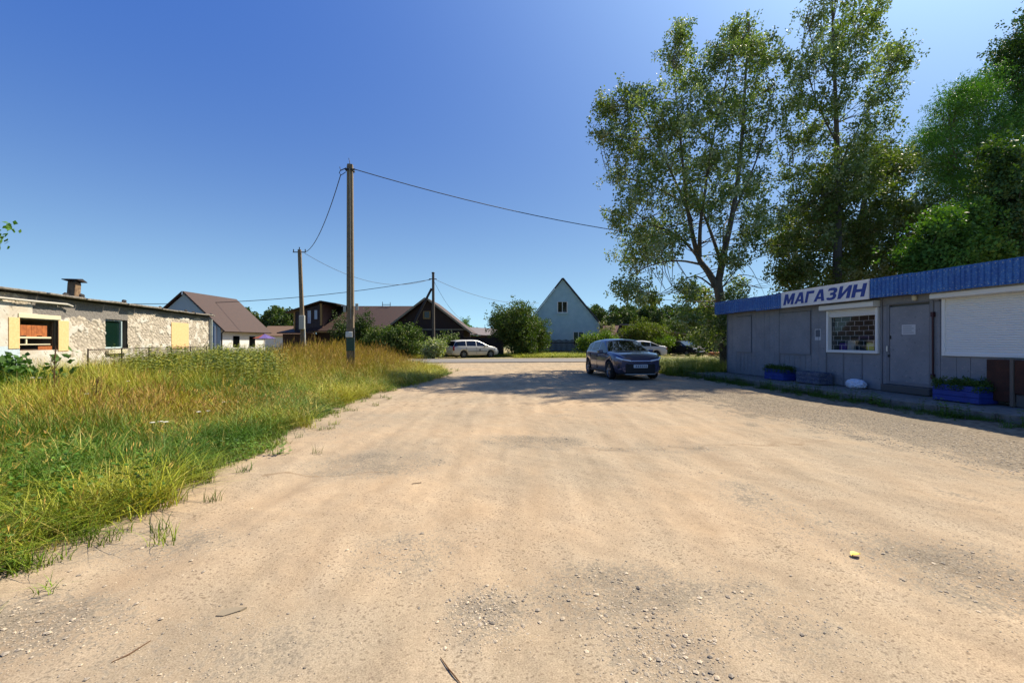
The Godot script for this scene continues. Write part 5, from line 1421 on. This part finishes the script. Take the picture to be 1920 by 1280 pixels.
func build_trees():
	var bark: Material = mats["bark"]
	var poplar_leaf := leaf_spray(101, 13, 0.115, 0.090, 0.26)
	var fine_leaf := leaf_spray(102, 18, 0.12, 0.048, 0.28)
	var broad_leaf := leaf_spray(103, 10, 0.14, 0.10, 0.26)
	var far_leaf := leaf_spray(104, 10, 0.24, 0.15, 0.40)
	var dull := [Color(0.085, 0.130, 0.026), Color(0.20, 0.235, 0.055), Color(0.36, 0.38, 0.21)]
	var fresh := [Color(0.06, 0.14, 0.022), Color(0.13, 0.25, 0.036), Color(0.17, 0.28, 0.05)]
	# the big many-stemmed poplar at the end of the shop
	var d := 22.0
	var base := at(1363, 640, d); base.y = 0
	var lb := []
	lb.append([[Vector3.ZERO, at(1357, 610, d) - base, at(1351, 565, d) - base, at(1346, 532, d) - base], [0.31, 0.25, 0.22, 0.21]])
	lb.append(limb([[1346, 535], [1357, 470], [1368, 410], [1376, 350], [1383, 260], [1386, 180], [1388, 100], [1390, 60]], d, base, 0.18, 0.02, 0, 0.8))
	lb.append(limb([[1346, 540], [1328, 507], [1312, 480], [1297, 410], [1290, 350], [1285, 280], [1278, 200], [1270, 100]], d, base, 0.19, 0.02, 0, -0.6))
	lb.append(limb([[1312, 482], [1308, 430], [1310, 380], [1316, 300], [1330, 220], [1345, 130]], d, base, 0.11, 0.02, 0, 1.6))
	lb.append(limb([[1312, 486], [1282, 460], [1250, 442], [1205, 430], [1165, 405]], d, base, 0.075, 0.015, 0, 1.5))
	lb.append(limb([[1320, 497], [1280, 485], [1235, 490], [1195, 510]], d, base, 0.065, 0.015, 0, -1.6))
	lb.append(limb([[1352, 490], [1340, 410], [1326, 340], [1310, 260]], d, base, 0.10, 0.02, 0, -2.4))
	lb.append(limb([[1298, 415], [1262, 345], [1220, 270], [1175, 205]], d, base, 0.08, 0.015, 0, 1.0))
	lb.append(limb([[1295, 390], [1250, 350], [1200, 320], [1160, 320]], d, base, 0.06, 0.012, 0, -1.8))
	lb.append(limb([[1368, 415], [1398, 345], [1425, 265], [1442, 170]], d, base, 0.07, 0.015, 0, 0.5))
	lb.append(limb([[1358, 470], [1372, 420], [1400, 390], [1436, 360]], d, base, 0.06, 0.012, 0, -2.5))
	lb.append(limb([[1350, 545], [1380, 505], [1415, 485], [1450, 478]], d, base, 0.035, 0.006, 0, 0.6))
	lb.append(limb([[1352, 540], [1390, 515], [1425, 520], [1458, 536]], d, base, 0.030, 0.005, 0, -0.4))
	lb.append(limb([[1352, 530], [1395, 495], [1420, 530], [1432, 560]], d, base, 0.025, 0.004, 0, 0.2))
	lb.append(limb([[1340, 540], [1300, 520], [1260, 535], [1215, 560]], d, base, 0.05, 0.01, 0, 1.2))
	var bl := crown_from([[1270, 62, 22, 12], [1274, 110, 36, 20], [1292, 150, 42, 22], [1382, 55, 26, 14], [1402, 75, 28, 16], [1390, 115, 42, 24], [1430, 105, 26, 12], [1350, 100, 28, 16], [1180, 180, 32, 16], [1140, 195, 26, 12], [1165, 235, 42, 22], [1215, 190, 38, 18], [1240, 235, 46, 26], [1130, 250, 20, 8],
		[1300, 220, 55, 32], [1350, 190, 52, 28], [1400, 195, 48, 26], [1432, 165, 20, 8], [1190, 290, 46, 26], [1250, 300, 52, 32], [1312, 300, 55, 32], [1372, 285, 48, 26], [1422, 262, 38, 18], [1160, 330, 26, 10], [1212, 360, 46, 26], [1270, 370, 50, 28], [1332, 372, 44, 20], [1392, 362, 46, 24], [1425, 335, 24, 10],
		[1160, 405, 30, 16], [1200, 430, 40, 26], [1248, 438, 40, 22], [1412, 425, 38, 22], [1434, 400, 22, 10], [1190, 490, 38, 24], [1232, 478, 34, 18], [1180, 540, 30, 18], [1218, 558, 24, 12], [1290, 545, 26, 12], [1335, 565, 30, 16], [1292, 592, 28, 16], [1335, 606, 26, 14], [1378, 480, 26, 12], [1374, 545, 22, 12], [1345, 635, 24, 16], [1372, 600, 20, 12], [1320, 630, 26, 14], [1300, 560, 24, 10]], d, base, 170.0, 1300.0, 6)
	tree("poplar_tree", "big many-stemmed poplar with open crown at the far end of the shop", "tree", base, lb, bl, poplar_leaf, dull, bark, {"tight": 0.23, "third": 0.33, "group": "tall poplars by the shop"})
	# straight poplar behind the shop
	d = 23.0
	base = at(1571, 640, d); base.y = 0
	lb = [[[Vector3.ZERO, at(1571, 480, d) - base, at(1571, 330, d) - base, at(1568, 200, d) - base, at(1563, 80, d) - base, at(1560, -60, d) - base], [0.26, 0.20, 0.15, 0.10, 0.06, 0.02]]]
	for s in [[[1571, 320], [1620, 230], [1668, 140]], [[1570, 270], [1522, 190], [1490, 105]], [[1568, 200], [1606, 115], [1632, 40]], [[1571, 380], [1520, 320], [1480, 300]], [[1566, 150], [1535, 80], [1530, 10]], [[1571, 360], [1610, 310], [1655, 270]], [[1571, 410], [1510, 390], [1470, 400]]]:
		lb.append(limb(s, d, base, 0.055, 0.012, 0, rng.randf_range(-1.6, 1.6)))
	bl = crown_from([[1540, 20, 36, 16], [1590, 20, 40, 18], [1640, 12, 22, 8], [1560, 75, 48, 22], [1620, 72, 44, 20], [1500, 105, 38, 16], [1672, 112, 34, 14], [1702, 105, 20, 7], [1530, 140, 50, 24], [1600, 140, 52, 24], [1660, 172, 38, 16], [1490, 190, 42, 20], [1560, 205, 52, 22], [1630, 222, 44, 18], [1502, 262, 46, 22], [1570, 272, 48, 18], [1640, 272, 34, 14], [1482, 322, 38, 18], [1520, 352, 44, 18], [1600, 330, 40, 14], [1550, -45, 36, 14], [1590, -60, 36, 12], [1488, 392, 34, 14]], d, base, 120.0, 1580.0, 6)
	tree("poplar_tree", "straight single-stemmed poplar rising behind the shop sign", "tree", base, lb, bl, poplar_leaf, dull, bark, {"tight": 0.23, "third": 0.33, "group": "tall poplars by the shop"})
	# dense dark broadleaf behind the sign
	d = 25.0
	base = at(1600, 640, d); base.y = 0
	lb = [[[Vector3.ZERO, at(1605, 520, d) - base, at(1615, 420, d) - base, at(1630, 330, d) - base], [0.34, 0.27, 0.18, 0.06]], limb([[1605, 520], [1550, 450], [1500, 420]], d, base, 0.14, 0.03, 0, 1.0), limb([[1608, 500], [1660, 430], [1720, 400]], d, base, 0.14, 0.03, 0, -1.0)]
	bl = crown_from([[1482, 442, 44, 48], [1540, 432, 52, 56], [1600, 442, 52, 56], [1660, 442, 50, 48], [1500, 500, 46, 48], [1560, 512, 46, 48], [1622, 502, 50, 48], [1682, 502, 46, 40], [1592, 362, 50, 48], [1650, 332, 50, 48], [1622, 296, 42, 32], [1690, 306, 40, 32], [1562, 330, 32, 20], [1720, 402, 44, 40], [1742, 470, 36, 24], [1482, 522, 34, 24], [1456, 466, 20, 10], [1670, 384, 52, 48], [1532, 382, 40, 32]], d, base, 150.0, 1600.0, 8)
	tree("linden_tree", "dense dark broadleaf tree crowding behind the shop sign", "tree", base, lb, bl, broad_leaf, [Color(0.08, 0.115, 0.024), Color(0.19, 0.21, 0.05), Color(0.30, 0.30, 0.14)], bark, {"tight": 0.28, "third": 0.2})
	# fresh green trees at the right
	d = 27.0
	base = at(1822, 640, d); base.y = 0
	lb = [[[Vector3.ZERO, at(1822, 480, d) - base, at(1828, 360, d) - base, at(1838, 220, d) - base], [0.30, 0.24, 0.17, 0.04]], limb([[1825, 400], [1790, 340], [1750, 270]], d, base, 0.1, 0.02, 0, 1.0), limb([[1826, 420], [1865, 350], [1905, 300]], d, base, 0.1, 0.02, 0, -1.0)]
	bl = crown_from([[1762, 292, 48, 40], [1800, 245, 55, 48], [1832, 185, 46, 40], [1862, 262, 55, 48], [1790, 352, 46, 40], [1852, 342, 50, 40], [1902, 302, 50, 40], [1842, 150, 28, 20], [1790, 190, 28, 20], [1742, 262, 24, 16], [1900, 220, 44, 40], [1770, 330, 40, 32], [1880, 400, 44, 32], [1820, 410, 40, 32]], d, base, 110.0, 1830.0, 12)
	tree("willow_tree", "fresh green fine-leaved tree behind the closed shutter end of shop", "tree", base, lb, bl, fine_leaf, fresh, bark, {"tight": 0.36})
	d = 29.0
	base = at(1950, 640, d); base.y = 0
	lb = [[[Vector3.ZERO, at(1950, 400, d) - base, at(1945, 150, d) - base, at(1940, 40, d) - base], [0.34, 0.25, 0.14, 0.03]]]
	bl = crown_from([[1908, 92, 30, 28], [1890, 132, 24, 20], [1922, 150, 36, 32], [1944, 62, 36, 30], [1935, 200, 50, 40], [1960, 260, 50, 40], [1980, 140, 50, 40], [1990, 220, 60, 40], [1930, 30, 18, 8]], d, base, 80.0, 1950.0, 12)
	tree("linden_tree", "tallest dark tree top rising past the fresh green tree", "tree", base, lb, bl, broad_leaf, [Color(0.035, 0.070, 0.016), Color(0.075, 0.115, 0.028)], bark, {"tight": 0.36})
	d = 20.0
	base = at(1905, 640, d); base.y = 0
	lb = [[[Vector3.ZERO, at(1905, 520, d) - base, at(1900, 420, d) - base, at(1898, 330, d) - base], [0.22, 0.17, 0.11, 0.03]]]
	bl = crown_from([[1895, 352, 40, 40], [1912, 420, 50, 48], [1872, 440, 40, 40], [1925, 320, 36, 32], [1885, 300, 30, 20], [1940, 400, 50, 40], [1880, 480, 44, 40]], d, base, 60.0, 1905.0, 12)
	tree("maple_tree", "glossy broad-leaved tree standing close behind the shop's shutter end", "tree", base, lb, bl, broad_leaf, [Color(0.045, 0.085, 0.02), Color(0.10, 0.15, 0.035), Color(0.15, 0.18, 0.06)], bark, {"tight": 0.33})
	d = 19.0
	base = at(1775, 640, d); base.y = 0
	lb = [[[Vector3.ZERO, at(1775, 520, d) - base, at(1780, 440, d) - base], [0.10, 0.07, 0.02]], limb([[1775, 560], [1740, 500], [1725, 470]], d, base, 0.05, 0.015, 0, 0.4), limb([[1775, 540], [1810, 480], [1835, 450]], d, base, 0.05, 0.015, 0, -0.4)]
	bl = crown_from([[1732, 474, 34, 32], [1780, 464, 38, 40], [1830, 454, 38, 40], [1762, 425, 30, 24], [1802, 405, 32, 24], [1745, 510, 34, 24], [1800, 505, 38, 32], [1850, 480, 34, 24]], d, base, 70.0, 1785.0, 10)
	tree("elder_bush", "bright green bush showing above the shop roof", "bush", base, lb, bl, broad_leaf, [Color(0.07, 0.14, 0.022), Color(0.14, 0.23, 0.035)], bark, {"tight": 0.28})
	# garden trees and bushes across the road
	var B := func(called, label, cat, px, d2, size, tufts, greens, spray, opt = {}):
		var p := at(px, 640, d2); p.y = 0
		return bush(called, label, cat, p, size, tufts, 9, spray, greens, opt)
	var deep := [Color(0.030, 0.055, 0.016), Color(0.075, 0.105, 0.028)]
	var mid := [Color(0.05, 0.085, 0.018), Color(0.11, 0.15, 0.032), Color(0.17, 0.18, 0.05)]
	var lime := [Color(0.10, 0.16, 0.02), Color(0.20, 0.26, 0.03)]
	var small := leaf_spray(105, 10, 0.15, 0.10, 0.30)
	B.call("thuja_tree", "dark upright evergreen before the brown house roof", "tree", 672, 40.0, Vector3(1.35, 4.6, 1.3), 90, deep, small)
	B.call("thuja_tree", "narrow dark evergreen half hidden by the tall concrete pole", "tree", 642, 41.0, Vector3(1.0, 4.0, 1.0), 50, deep, small)
	B.call("apple_tree", "round green apple tree hiding the brown house's middle", "tree", 752, 37.5, Vector3(2.1, 3.0, 1.8), 140, mid, small)
	B.call("apple_tree", "smaller green apple tree beside the dark evergreen", "tree", 712, 38.5, Vector3(1.4, 2.8, 1.3), 70, mid, small)
	B.call("hydrangea_bush", "pale flowering bush at the foot of the wooden pole", "bush", 812, 36.5, Vector3(0.95, 1.35, 0.8), 50, [Color(0.16, 0.20, 0.06), Color(0.40, 0.42, 0.22), Color(0.55, 0.52, 0.36)], small)
	B.call("lilac_bush", "light green bush behind the white wagon's tail under the gable", "bush", 836, 40.8, Vector3(0.8, 2.3, 0.5), 40, [Color(0.12, 0.16, 0.05), Color(0.25, 0.29, 0.12)], small)
	B.call("apple_tree", "tall apple tree between the white wagon and the pale blue house", "tree", 962, 43.0, Vector3(2.4, 5.6, 2.2), 330, mid, small, {"lobes": 11})
	B.call("apple_tree", "slim young tree before the pale blue house wall", "tree", 1010, 44.0, Vector3(0.95, 4.0, 0.9), 60, mid, small)
	B.call("raspberry_bush", "low ragged bush at the foot of the tall apple tree", "bush", 985, 42.0, Vector3(1.7, 1.5, 0.7), 50, mid, small)
	B.call("grape_hedge", "bright green hedge at the pale blue house's right corner", "hedge", 1122, 45.0, Vector3(2.3, 2.3, 0.9), 150, lime, small)
	B.call("rowan_bush", "pinkish grey flowering bush above the bright green hedge", "bush", 1143, 47.5, Vector3(1.0, 3.4, 0.8), 40, [Color(0.16, 0.15, 0.08), Color(0.36, 0.31, 0.22)], small)
	B.call("willow_bush", "yellow green bushy tree behind the white saloon", "tree", 1215, 46.5, Vector3(2.5, 3.9, 1.8), 170, [Color(0.09, 0.12, 0.02), Color(0.20, 0.21, 0.035), Color(0.25, 0.24, 0.06)], small)
	B.call("willow_bush", "smaller yellow green bush by the grey saloon's flank", "bush", 1248, 44.5, Vector3(0.9, 1.9, 0.7), 40, lime, small)
	B.call("hazel_bush", "dark hazel bush beside the poplar trunk", "bush", 1330, 50.0, Vector3(3.0, 4.2, 1.5), 130, mid, small)
	B.call("hazel_bush", "broad hazel bush over the carport roof", "bush", 1290, 55.0, Vector3(4.0, 4.6, 2.0), 150, mid, small)
	B.call("maple_tree", "round far tree top above the low shed roof", "tree", 873, 78.0, Vector3(2.3, 5.6, 2.0), 60, fresh, far_leaf)
	B.call("nettle_bush", "leafy shrub in the corner before the derelict building's window", "bush", 18, 9.4, Vector3(0.55, 1.02, 0.45), 26, [Color(0.035, 0.085, 0.015), Color(0.09, 0.17, 0.03)], broad_leaf)
	d = 9.0
	base = at(-70, 640, d); base.y = 0
	lb = [[[Vector3.ZERO, at(-72, 560, d) - base, at(-70, 470, d) - base, at(-62, 400, d) - base], [0.05, 0.04, 0.03, 0.01]], limb([[-70, 470], [-30, 450], [8, 441]], d, base, 0.02, 0.004, 0, 0.2)]
	bl = [[at(-85, 420, d) - base, Vector3(0.3, 0.5, 0.3), 14, 8], [at(-45, 445, d) - base, Vector3(0.2, 0.15, 0.2), 6, 5], [at(0, 442, d) - base, Vector3(0.06, 0.03, 0.06), 3, 1]]
	tree("garden_tree", "young tree at the derelict building with one leafy branch end showing", "tree", base, lb, bl, broad_leaf, fresh, bark, {"tight": 0.10})
	# woods far off
	var xf := []; var cols := []
	for s in [[1105, 1420, 95.0, 12.0, 64.0], [430, 545, 80.0, 9.0, 58.0], [905, 1000, 150.0, 8.0, 20.0], [-60, 330, 120.0, 10.0, 20.0], [1420, 1960, 70.0, 8.0, 60.0]]:
		for k in int((s[1] - s[0]) / (4.5 if s[0] == 1105 or s[0] == 430 else 9.0)):
			var px: float = s[0] + (s[1] - s[0]) * rng.randf()
			var dd: float = s[2] + rng.randf() * s[3]
			var hh: float = (s[4] * rng.randf_range(0.75, 1.05)) / F * dd + EYE
			var cx := (px - 960.0) / F * dd
			for q in 130:
				var y := hh * pow(rng.randf(), 0.65)
				var rr := 0.24 * hh * sqrt(maxf(0.05, 1.0 - pow(y / hh, 2.2)))
				var dir := rdir()
				xf.append(Transform3D(Basis(rdir(), rng.randf() * TAU).scaled(Vector3.ONE * rng.randf_range(1.6, 2.6)), Vector3(cx + dir.x * rr, maxf(y, 0.4), -dd + dir.z * rr)))
				cols.append(Color(0.045, 0.075, 0.022).lerp(Color(0.10, 0.13, 0.035), rng.randf()))
	var w := copies(self, "distant_woods", far_leaf, leaf_mat("leaf"), xf, cols)
	w.set_meta("label", "far-off mixed woods along the horizon behind the houses"); w.set_meta("category", "woods")

func build_meadow():
	var gmat := mat("grass blade", Color.WHITE, 0.55, {"vcol": true, "two": true, "backlight": Color(0.5, 0.5, 0.2), "spec": 0.35})
	var keep := rng.seed
	var green_m := [grass_tuft(201, 18, 0.56, 0.0062, 0.08, 0.75), grass_tuft(202, 16, 0.72, 0.006, 0.08, 0.62)]
	var short_m := grass_tuft(203, 22, 0.15, 0.0055, 0.07, 0.8)
	var hay_m := [hay_tuft(204, 11, 0.80, 0.0045, 0.09, 0.34), hay_tuft(205, 11, 0.92, 0.0045, 0.09, 0.28)]
	var weed_m := weed_tuft(206, 4, 1.15, 0.13)
	var low_weed := weed_tuft(207, 5, 0.36, 0.12)
	rng.seed = 777
	var zone := FastNoiseLite.new(); zone.seed = 30; zone.frequency = 0.22; zone.fractal_octaves = 3
	var fine := FastNoiseLite.new(); fine.seed = 31; fine.frequency = 1.1
	var X := {"short": [], "g0": [], "g1": [], "h0": [], "h1": [], "w": [], "lw": []}; var C := {"short": [], "g0": [], "g1": [], "h0": [], "h1": [], "w": [], "lw": []}
	var put := func(key, x, d, s, sy, col):
		X[key].append(Transform3D(Basis(Vector3.UP, rng.randf() * TAU).scaled(Vector3(s, sy, s)), Vector3(x, ground_y(x, d) - 0.01, -d))); C[key].append(col)
	var lush := Color(0.080, 0.165, 0.012); var yell := Color(0.35, 0.335, 0.022); var straw := Color(0.52, 0.42, 0.11); var red := Color(0.40, 0.27, 0.10); var darkg := Color(0.06, 0.11, 0.014)
	var d := 2.0
	while d < 30.0:
		var step := 0.06 + 0.0045 * d
		var e := meadow_edge(d)
		var x := e + 0.7
		var left := -1.16 * d - 1.2
		if d > 9.0: left = maxf(left, -10.74 - 0.2366 * d + 0.2)
		if d > 24.5: left = -1.0 * d
		while x > left:
			var xx := x + rng.randf_range(-0.5, 0.5) * step; var dd := d + rng.randf_range(-0.5, 0.5) * step
			var into := e - xx
			x -= step
			if into < -0.05 and rng.randf() > 0.14 * exp((into + 0.05) * 4.0): continue
			var z := zone.get_noise_2d(xx, dd) + 0.3 * fine.get_noise_2d(xx, dd)
			# ripe, tall and golden round the pole and along the street; a tawny patch farther left; leafy weeds at the back left
			var ripe := clampf((dd - 11.0) / 6.0, 0.0, 1.0) * clampf((into - 0.7) / 1.6, 0.0, 1.0) * clampf((xx / dd + 0.54 + 0.10 * z) / 0.10, 0.0, 1.0)
			var tawny := exp(-((xx + 5.3) ** 2 + ((dd - 7.2) * 0.6) ** 2) / 0.9)
			var leafy := clampf((dd - 10.5) / 3.0, 0.0, 1.0) * clampf((-0.47 - xx / dd + 0.05 * z) / 0.06, 0.0, 1.0) * clampf((xx / dd + 0.86 + 0.1 * z) / 0.1, 0.0, 1.0)
			# parched round the pole, lush in a damp corner by the track
			var dry_hay := exp(-(((xx + 7.0) / 7.0) ** 2 + ((dd - 17.0) / 8.0) ** 2))
			var damp := exp(-(((xx + 4.2) / 2.4) ** 2 + ((dd - 4.0) / 2.6) ** 2))
			var k := into + 0.8 * z
			var jit := rng.randf_range(0.6, 1.3)
			var col := lush.lerp(yell, clampf(0.42 + 1.7 * z + 0.45 * dry_hay - 0.35 * clampf((1.9 - into) * 0.7, 0.0, 1.0) - 0.5 * damp + rng.randf_range(-0.25, 0.3), 0.0, 1.0)) * jit
			if rng.randf() < 0.12 - 0.10 * damp: col = straw * jit
			if k < 0.22:
				put.call("short", xx, dd, rng.randf_range(0.8, 1.3), rng.randf_range(0.6, 1.2), lush.lerp(yell, rng.randf() * 0.5) * jit)
				if rng.randf() < 0.12: put.call("lw", xx, dd, rng.randf_range(0.5, 0.9), rng.randf_range(0.3, 0.6), lush * jit)
				continue
			var grow := clampf(0.48 + 0.15 * k, 0.38, 1.12) * (0.88 + 0.5 * fine.get_noise_2d(xx * 0.8, dd * 0.8))
			var r := rng.randf()
			if r < maxf(ripe * 0.62, tawny * 0.6):
				put.call("h0" if rng.randf() < 0.5 else "h1", xx, dd, 1.0 + 0.03 * dd, grow * (1.0 + 0.35 * ripe) * rng.randf_range(0.75, 1.0), straw.lerp(red, clampf(rng.randf() * 0.7 + tawny * 0.4, 0, 1)) * jit if rng.randf() < 0.6 else yell * jit)
			elif leafy > 0.0 and r < leafy * 0.30:
				put.call("w", xx, dd, 1.0 + 0.02 * dd, rng.randf_range(0.45, 1.0), darkg.lerp(yell, pow(rng.randf(), 1.5)) * jit)
			elif r > 0.91 + 0.05 * damp:
				put.call("h0", xx, dd, 1.0, grow * rng.randf_range(0.6, 0.95), straw * jit)
			elif r > 0.96 - clampf((5.0 - dd) * 0.05, 0.0, 0.10) and dd < 8.0:
				put.call("lw", xx, dd, rng.randf_range(0.5, 0.95), rng.randf_range(0.7, 1.3), lush * jit)
			else:
				put.call("g0" if rng.randf() < 0.5 else "g1", xx, dd, 1.0 + 0.03 * dd, grow * rng.randf_range(0.8, 1.25), col)
		d += step
	# turf patch between the crossover and the shop, the strip across the road, weeds by the sidewalk
	for i in 9000:
		var dd := rng.randf_range(18.6, 28.6); var xx := rng.randf_range(6.0, 15.0)
		if xx < 6.7 + 0.12 * (dd - 20.0) + 0.6 * zone.get_noise_2d(xx * 2.0, dd * 2.0) or xx > 0.47 * dd + 1.5: continue
		put.call("short" if rng.randf() < 0.75 else "g0", xx, dd, 1.8, rng.randf_range(0.8, 1.5), lush.lerp(yell, rng.randf() * 0.9) * rng.randf_range(0.8, 1.2))
	for i in 9000:
		var dd := rng.randf_range(38.2, 46.2); var xx := rng.randf_range(-9.0, 26.0)
		dd += 0.11 * xx
		if (xx > -7.0 and xx < 0.2 and dd < 41.0) or (xx > 13.0 and dd < 45.0 and rng.randf() < 0.8): continue
		if xx > 13.0 and xx < 21.0 and dd > 40.0: continue
		put.call("short" if rng.randf() < 0.7 else "g0", xx, dd, 2.6, rng.randf_range(0.5, 1.0), lush.lerp(yell, 0.3 + rng.randf() * 0.7) * rng.randf_range(0.9, 1.3))
	var sb := shop_basis(); var so := shop_origin()
	for i in 1300:
		var q := so + sb * Vector3(rng.randf_range(-2.6, 13.5), 0, 1.52 + absf(rng.randfn()) * 0.24)
		if fine.get_noise_2d(q.x * 1.5, q.z * 1.5) < -0.15: continue
		put.call("short" if rng.randf() < 0.8 else "lw", q.x, -q.z, rng.randf_range(0.7, 1.2), rng.randf_range(0.4, 0.9), lush.lerp(darkg, rng.randf()) * rng.randf_range(0.8, 1.1))
	var names := {"short": ["short_grass", "short green grass along the yard edge and verges", short_m], "g0": ["meadow_grass", "long arching green meadow grass", green_m[0]], "g1": ["meadow_grass", "upright green and yellow meadow grass", green_m[1]], "h0": ["ripe_grass", "tall straw-coloured grass gone to seed", hay_m[0]], "h1": ["ripe_grass", "tall tawny seed-head grass round the pole", hay_m[1]], "w": ["leafy_weeds", "tall dark leafy weeds before the derelict building", weed_m], "lw": ["low_weeds", "low broad-leaved weeds among the grass", low_weed]}
	for k in X:
		var o := copies(self, names[k][0], names[k][2], gmat, X[k], C[k])
		o.set_meta("label", names[k][1]); o.set_meta("category", "grass")

func build_small():
	# dock plants gone brown
	var brown := mat("dock brown", Color(0.36, 0.23, 0.13), 0.9)
	for s in [[98, 7.4, 1.25, "tall dark brown dock plant gone to seed in the meadow"], [176, 7.0, 0.75, "shorter reddish brown dock plant gone to seed in the meadow"]]:
		var x: float = (s[0] - 960.0) / F * s[1]
		var o := thing("dock_plant", s[3], "plant", Vector3(x, ground_y(x, s[1]) - 0.02, -s[1]), "brown dock plants")
		var st := MB.new(); st.tube([Vector3.ZERO, Vector3(0.03, s[2] * 0.5, 0), Vector3(0.06, s[2], 0.02)], [0.010, 0.008, 0.004], 6); part(o, "stem", st.mesh(), brown)
		var sd := MB.new()
		for k in 9:      # upright side shoots beaded with seed
			var t := 0.35 + 0.6 * k / 9.0
			var a := k * 2.4
			var p := Vector3(0.06 * t, s[2] * t, 0.02 * t); var q := p + Vector3(cos(a) * 0.10 * (1.3 - t), s[2] * 0.20 * (1.25 - t) + 0.04, sin(a) * 0.10 * (1.3 - t))
			sd.tube([p, p.lerp(q, 0.5) + Vector3(cos(a), 0, sin(a)) * 0.015, q], [0.004, 0.003, 0.002], 4)
			for j in 22:
				var c := p.lerp(q, rng.randf_range(0.15, 1.0)) + rdir() * 0.014
				sd.tube([c, c + rdir() * 0.012], [0.0055, 0.003], 4)
		part(o, "seed_heads", sd.mesh(), brown).set_meta("kind", "stuff")
	# white yarrow
	var white := mat("yarrow white", Color(0.82, 0.80, 0.74), 0.9); var green := mat("stem green", Color(0.25, 0.33, 0.10), 0.8)
	for s in [[285, 798, 5.6], [300, 796, 5.7], [310, 797, 5.5], [372, 777, 6.6], [390, 775, 6.9], [445, 757, 8.3], [60, 712, 8.2], [75, 712, 8.4], [162, 743, 7.0], [355, 703, 12.0], [420, 758, 7.6], [782, 713, 15.6], [240, 718, 9.0]]:
		var p := at(s[0], s[1], s[2])
		var gy := ground_y(p.x, s[2])
		var o := thing("yarrow_plant", "small white umbel of yarrow flowering in the meadow grass", "flower", Vector3(p.x, gy - 0.01, p.z), "white yarrow flowers in the meadow")
		var hgt := maxf(p.y - gy, 0.12) + 0.04
		var st := MB.new(); st.tube([Vector3.ZERO, Vector3(0.01, hgt * 0.6, 0), Vector3(0, hgt, 0)], [0.004, 0.0035, 0.003], 5); part(o, "stem", st.mesh(), green)
		var fl := MB.new()
		for k in 16:
			var a := k * 2.4; var r := 0.0065 * sqrt(k)
			fl.lathe([Vector2(0.0, -0.006), Vector2(0.009, 0.0), Vector2(0.0, 0.006)], 6, Transform3D(Basis(Vector3(1, 0, 0), -PI / 2), Vector3(cos(a) * r, hgt + 0.012 - r * r * 3.0, sin(a) * r)))
		part(o, "flower_head", fl.mesh(), white)
	# things lying on the sand
	var stick := func(label, pts, r, col):
		var a: Vector3 = pts[0]
		var loc := []; var rad := []
		for q in pts: loc.append(q - a); rad.append(r)
		rad[0] = r * 0.5; rad[rad.size() - 1] = r * 0.6
		var mb := MB.new(); mb.tube(loc, rad, 6)
		var o := part(self, "dry_stick", mb.mesh(), mat("stick " + label, col, 0.95)); o.position = a
		tag(o, label, "stick")
	var gp := func(px, py, up = 0.0):
		var dd: float = EYE * F / (py - 640.0); var xx: float = (px - 960.0) / F * dd
		return Vector3(xx, ground_y(xx, dd) + up, -dd)
	stick.call("thin straight dry stick lying alone on the pale sand", [gp.call(208, 1243, 0.003), gp.call(240, 1228, 0.004), gp.call(282, 1200, 0.003)], 0.0035, Color(0.38, 0.28, 0.20))
	stick.call("short crooked dark twig at the edge of the chippings", [gp.call(826, 1228, 0.004), gp.call(842, 1252, 0.006), gp.call(850, 1262, 0.007), gp.call(864, 1279, 0.004)], 0.0035, Color(0.40, 0.29, 0.19))
	stick.call("tiny twig on the sand beyond the chippings", [gp.call(772, 908, 0.004), gp.call(790, 906, 0.008)], 0.006, Color(0.25, 0.19, 0.13))
	# half-buried flat stone
	var fs := MB.new(); var poly := PackedVector2Array([Vector2(-0.055, -0.02), Vector2(-0.02, -0.036), Vector2(0.05, -0.012), Vector2(0.075, 0.012), Vector2(0.01, 0.03), Vector2(-0.04, 0.022)])
	fs.prism(poly, -0.02, 0.004, Transform3D(Basis(Vector3(1, 0, 0), -PI / 2), Vector3.ZERO))
	var fo := part(self, "flat_stone", fs.mesh(), mat("flat stone grey", Color(0.50, 0.45, 0.37), 0.9)); fo.position = gp.call(430, 1150, 0.003); fo.rotation.y = 0.35
	tag(fo, "smooth grey flat stone sunk in the pale sand", "stone")
	# fallen yellow leaf
	var lf := MB.new(); lf.st.set_smooth_group(0)
	var rows := []
	for i in 7:
		var t := i / 6.0; var w := 0.028 * sin(PI * pow(t, 0.8)) + 0.001
		rows.append([Vector3(-0.04 + 0.08 * t, 0.012 * sin(t * 3.0) + 0.012, -w), Vector3(-0.04 + 0.08 * t, 0.004 + 0.012 * sin(t * 3.0), 0), Vector3(-0.04 + 0.08 * t, 0.012 * sin(t * 3.0) + 0.016, w)])
	for i in 6:
		for k in 2: lf.quad(rows[i][k + 1], rows[i + 1][k + 1], rows[i + 1][k], rows[i][k])
	var lo := part(self, "fallen_leaf", lf.mesh(), mat("yellow leaf", Color(0.78, 0.66, 0.12), 0.6, {"two": true})); lo.position = gp.call(1605, 1040, 0.002); lo.rotation.y = 0.3; lo.scale = Vector3.ONE * 0.95
	tag(lo, "single yellow fallen leaf curled on the sand", "leaf")
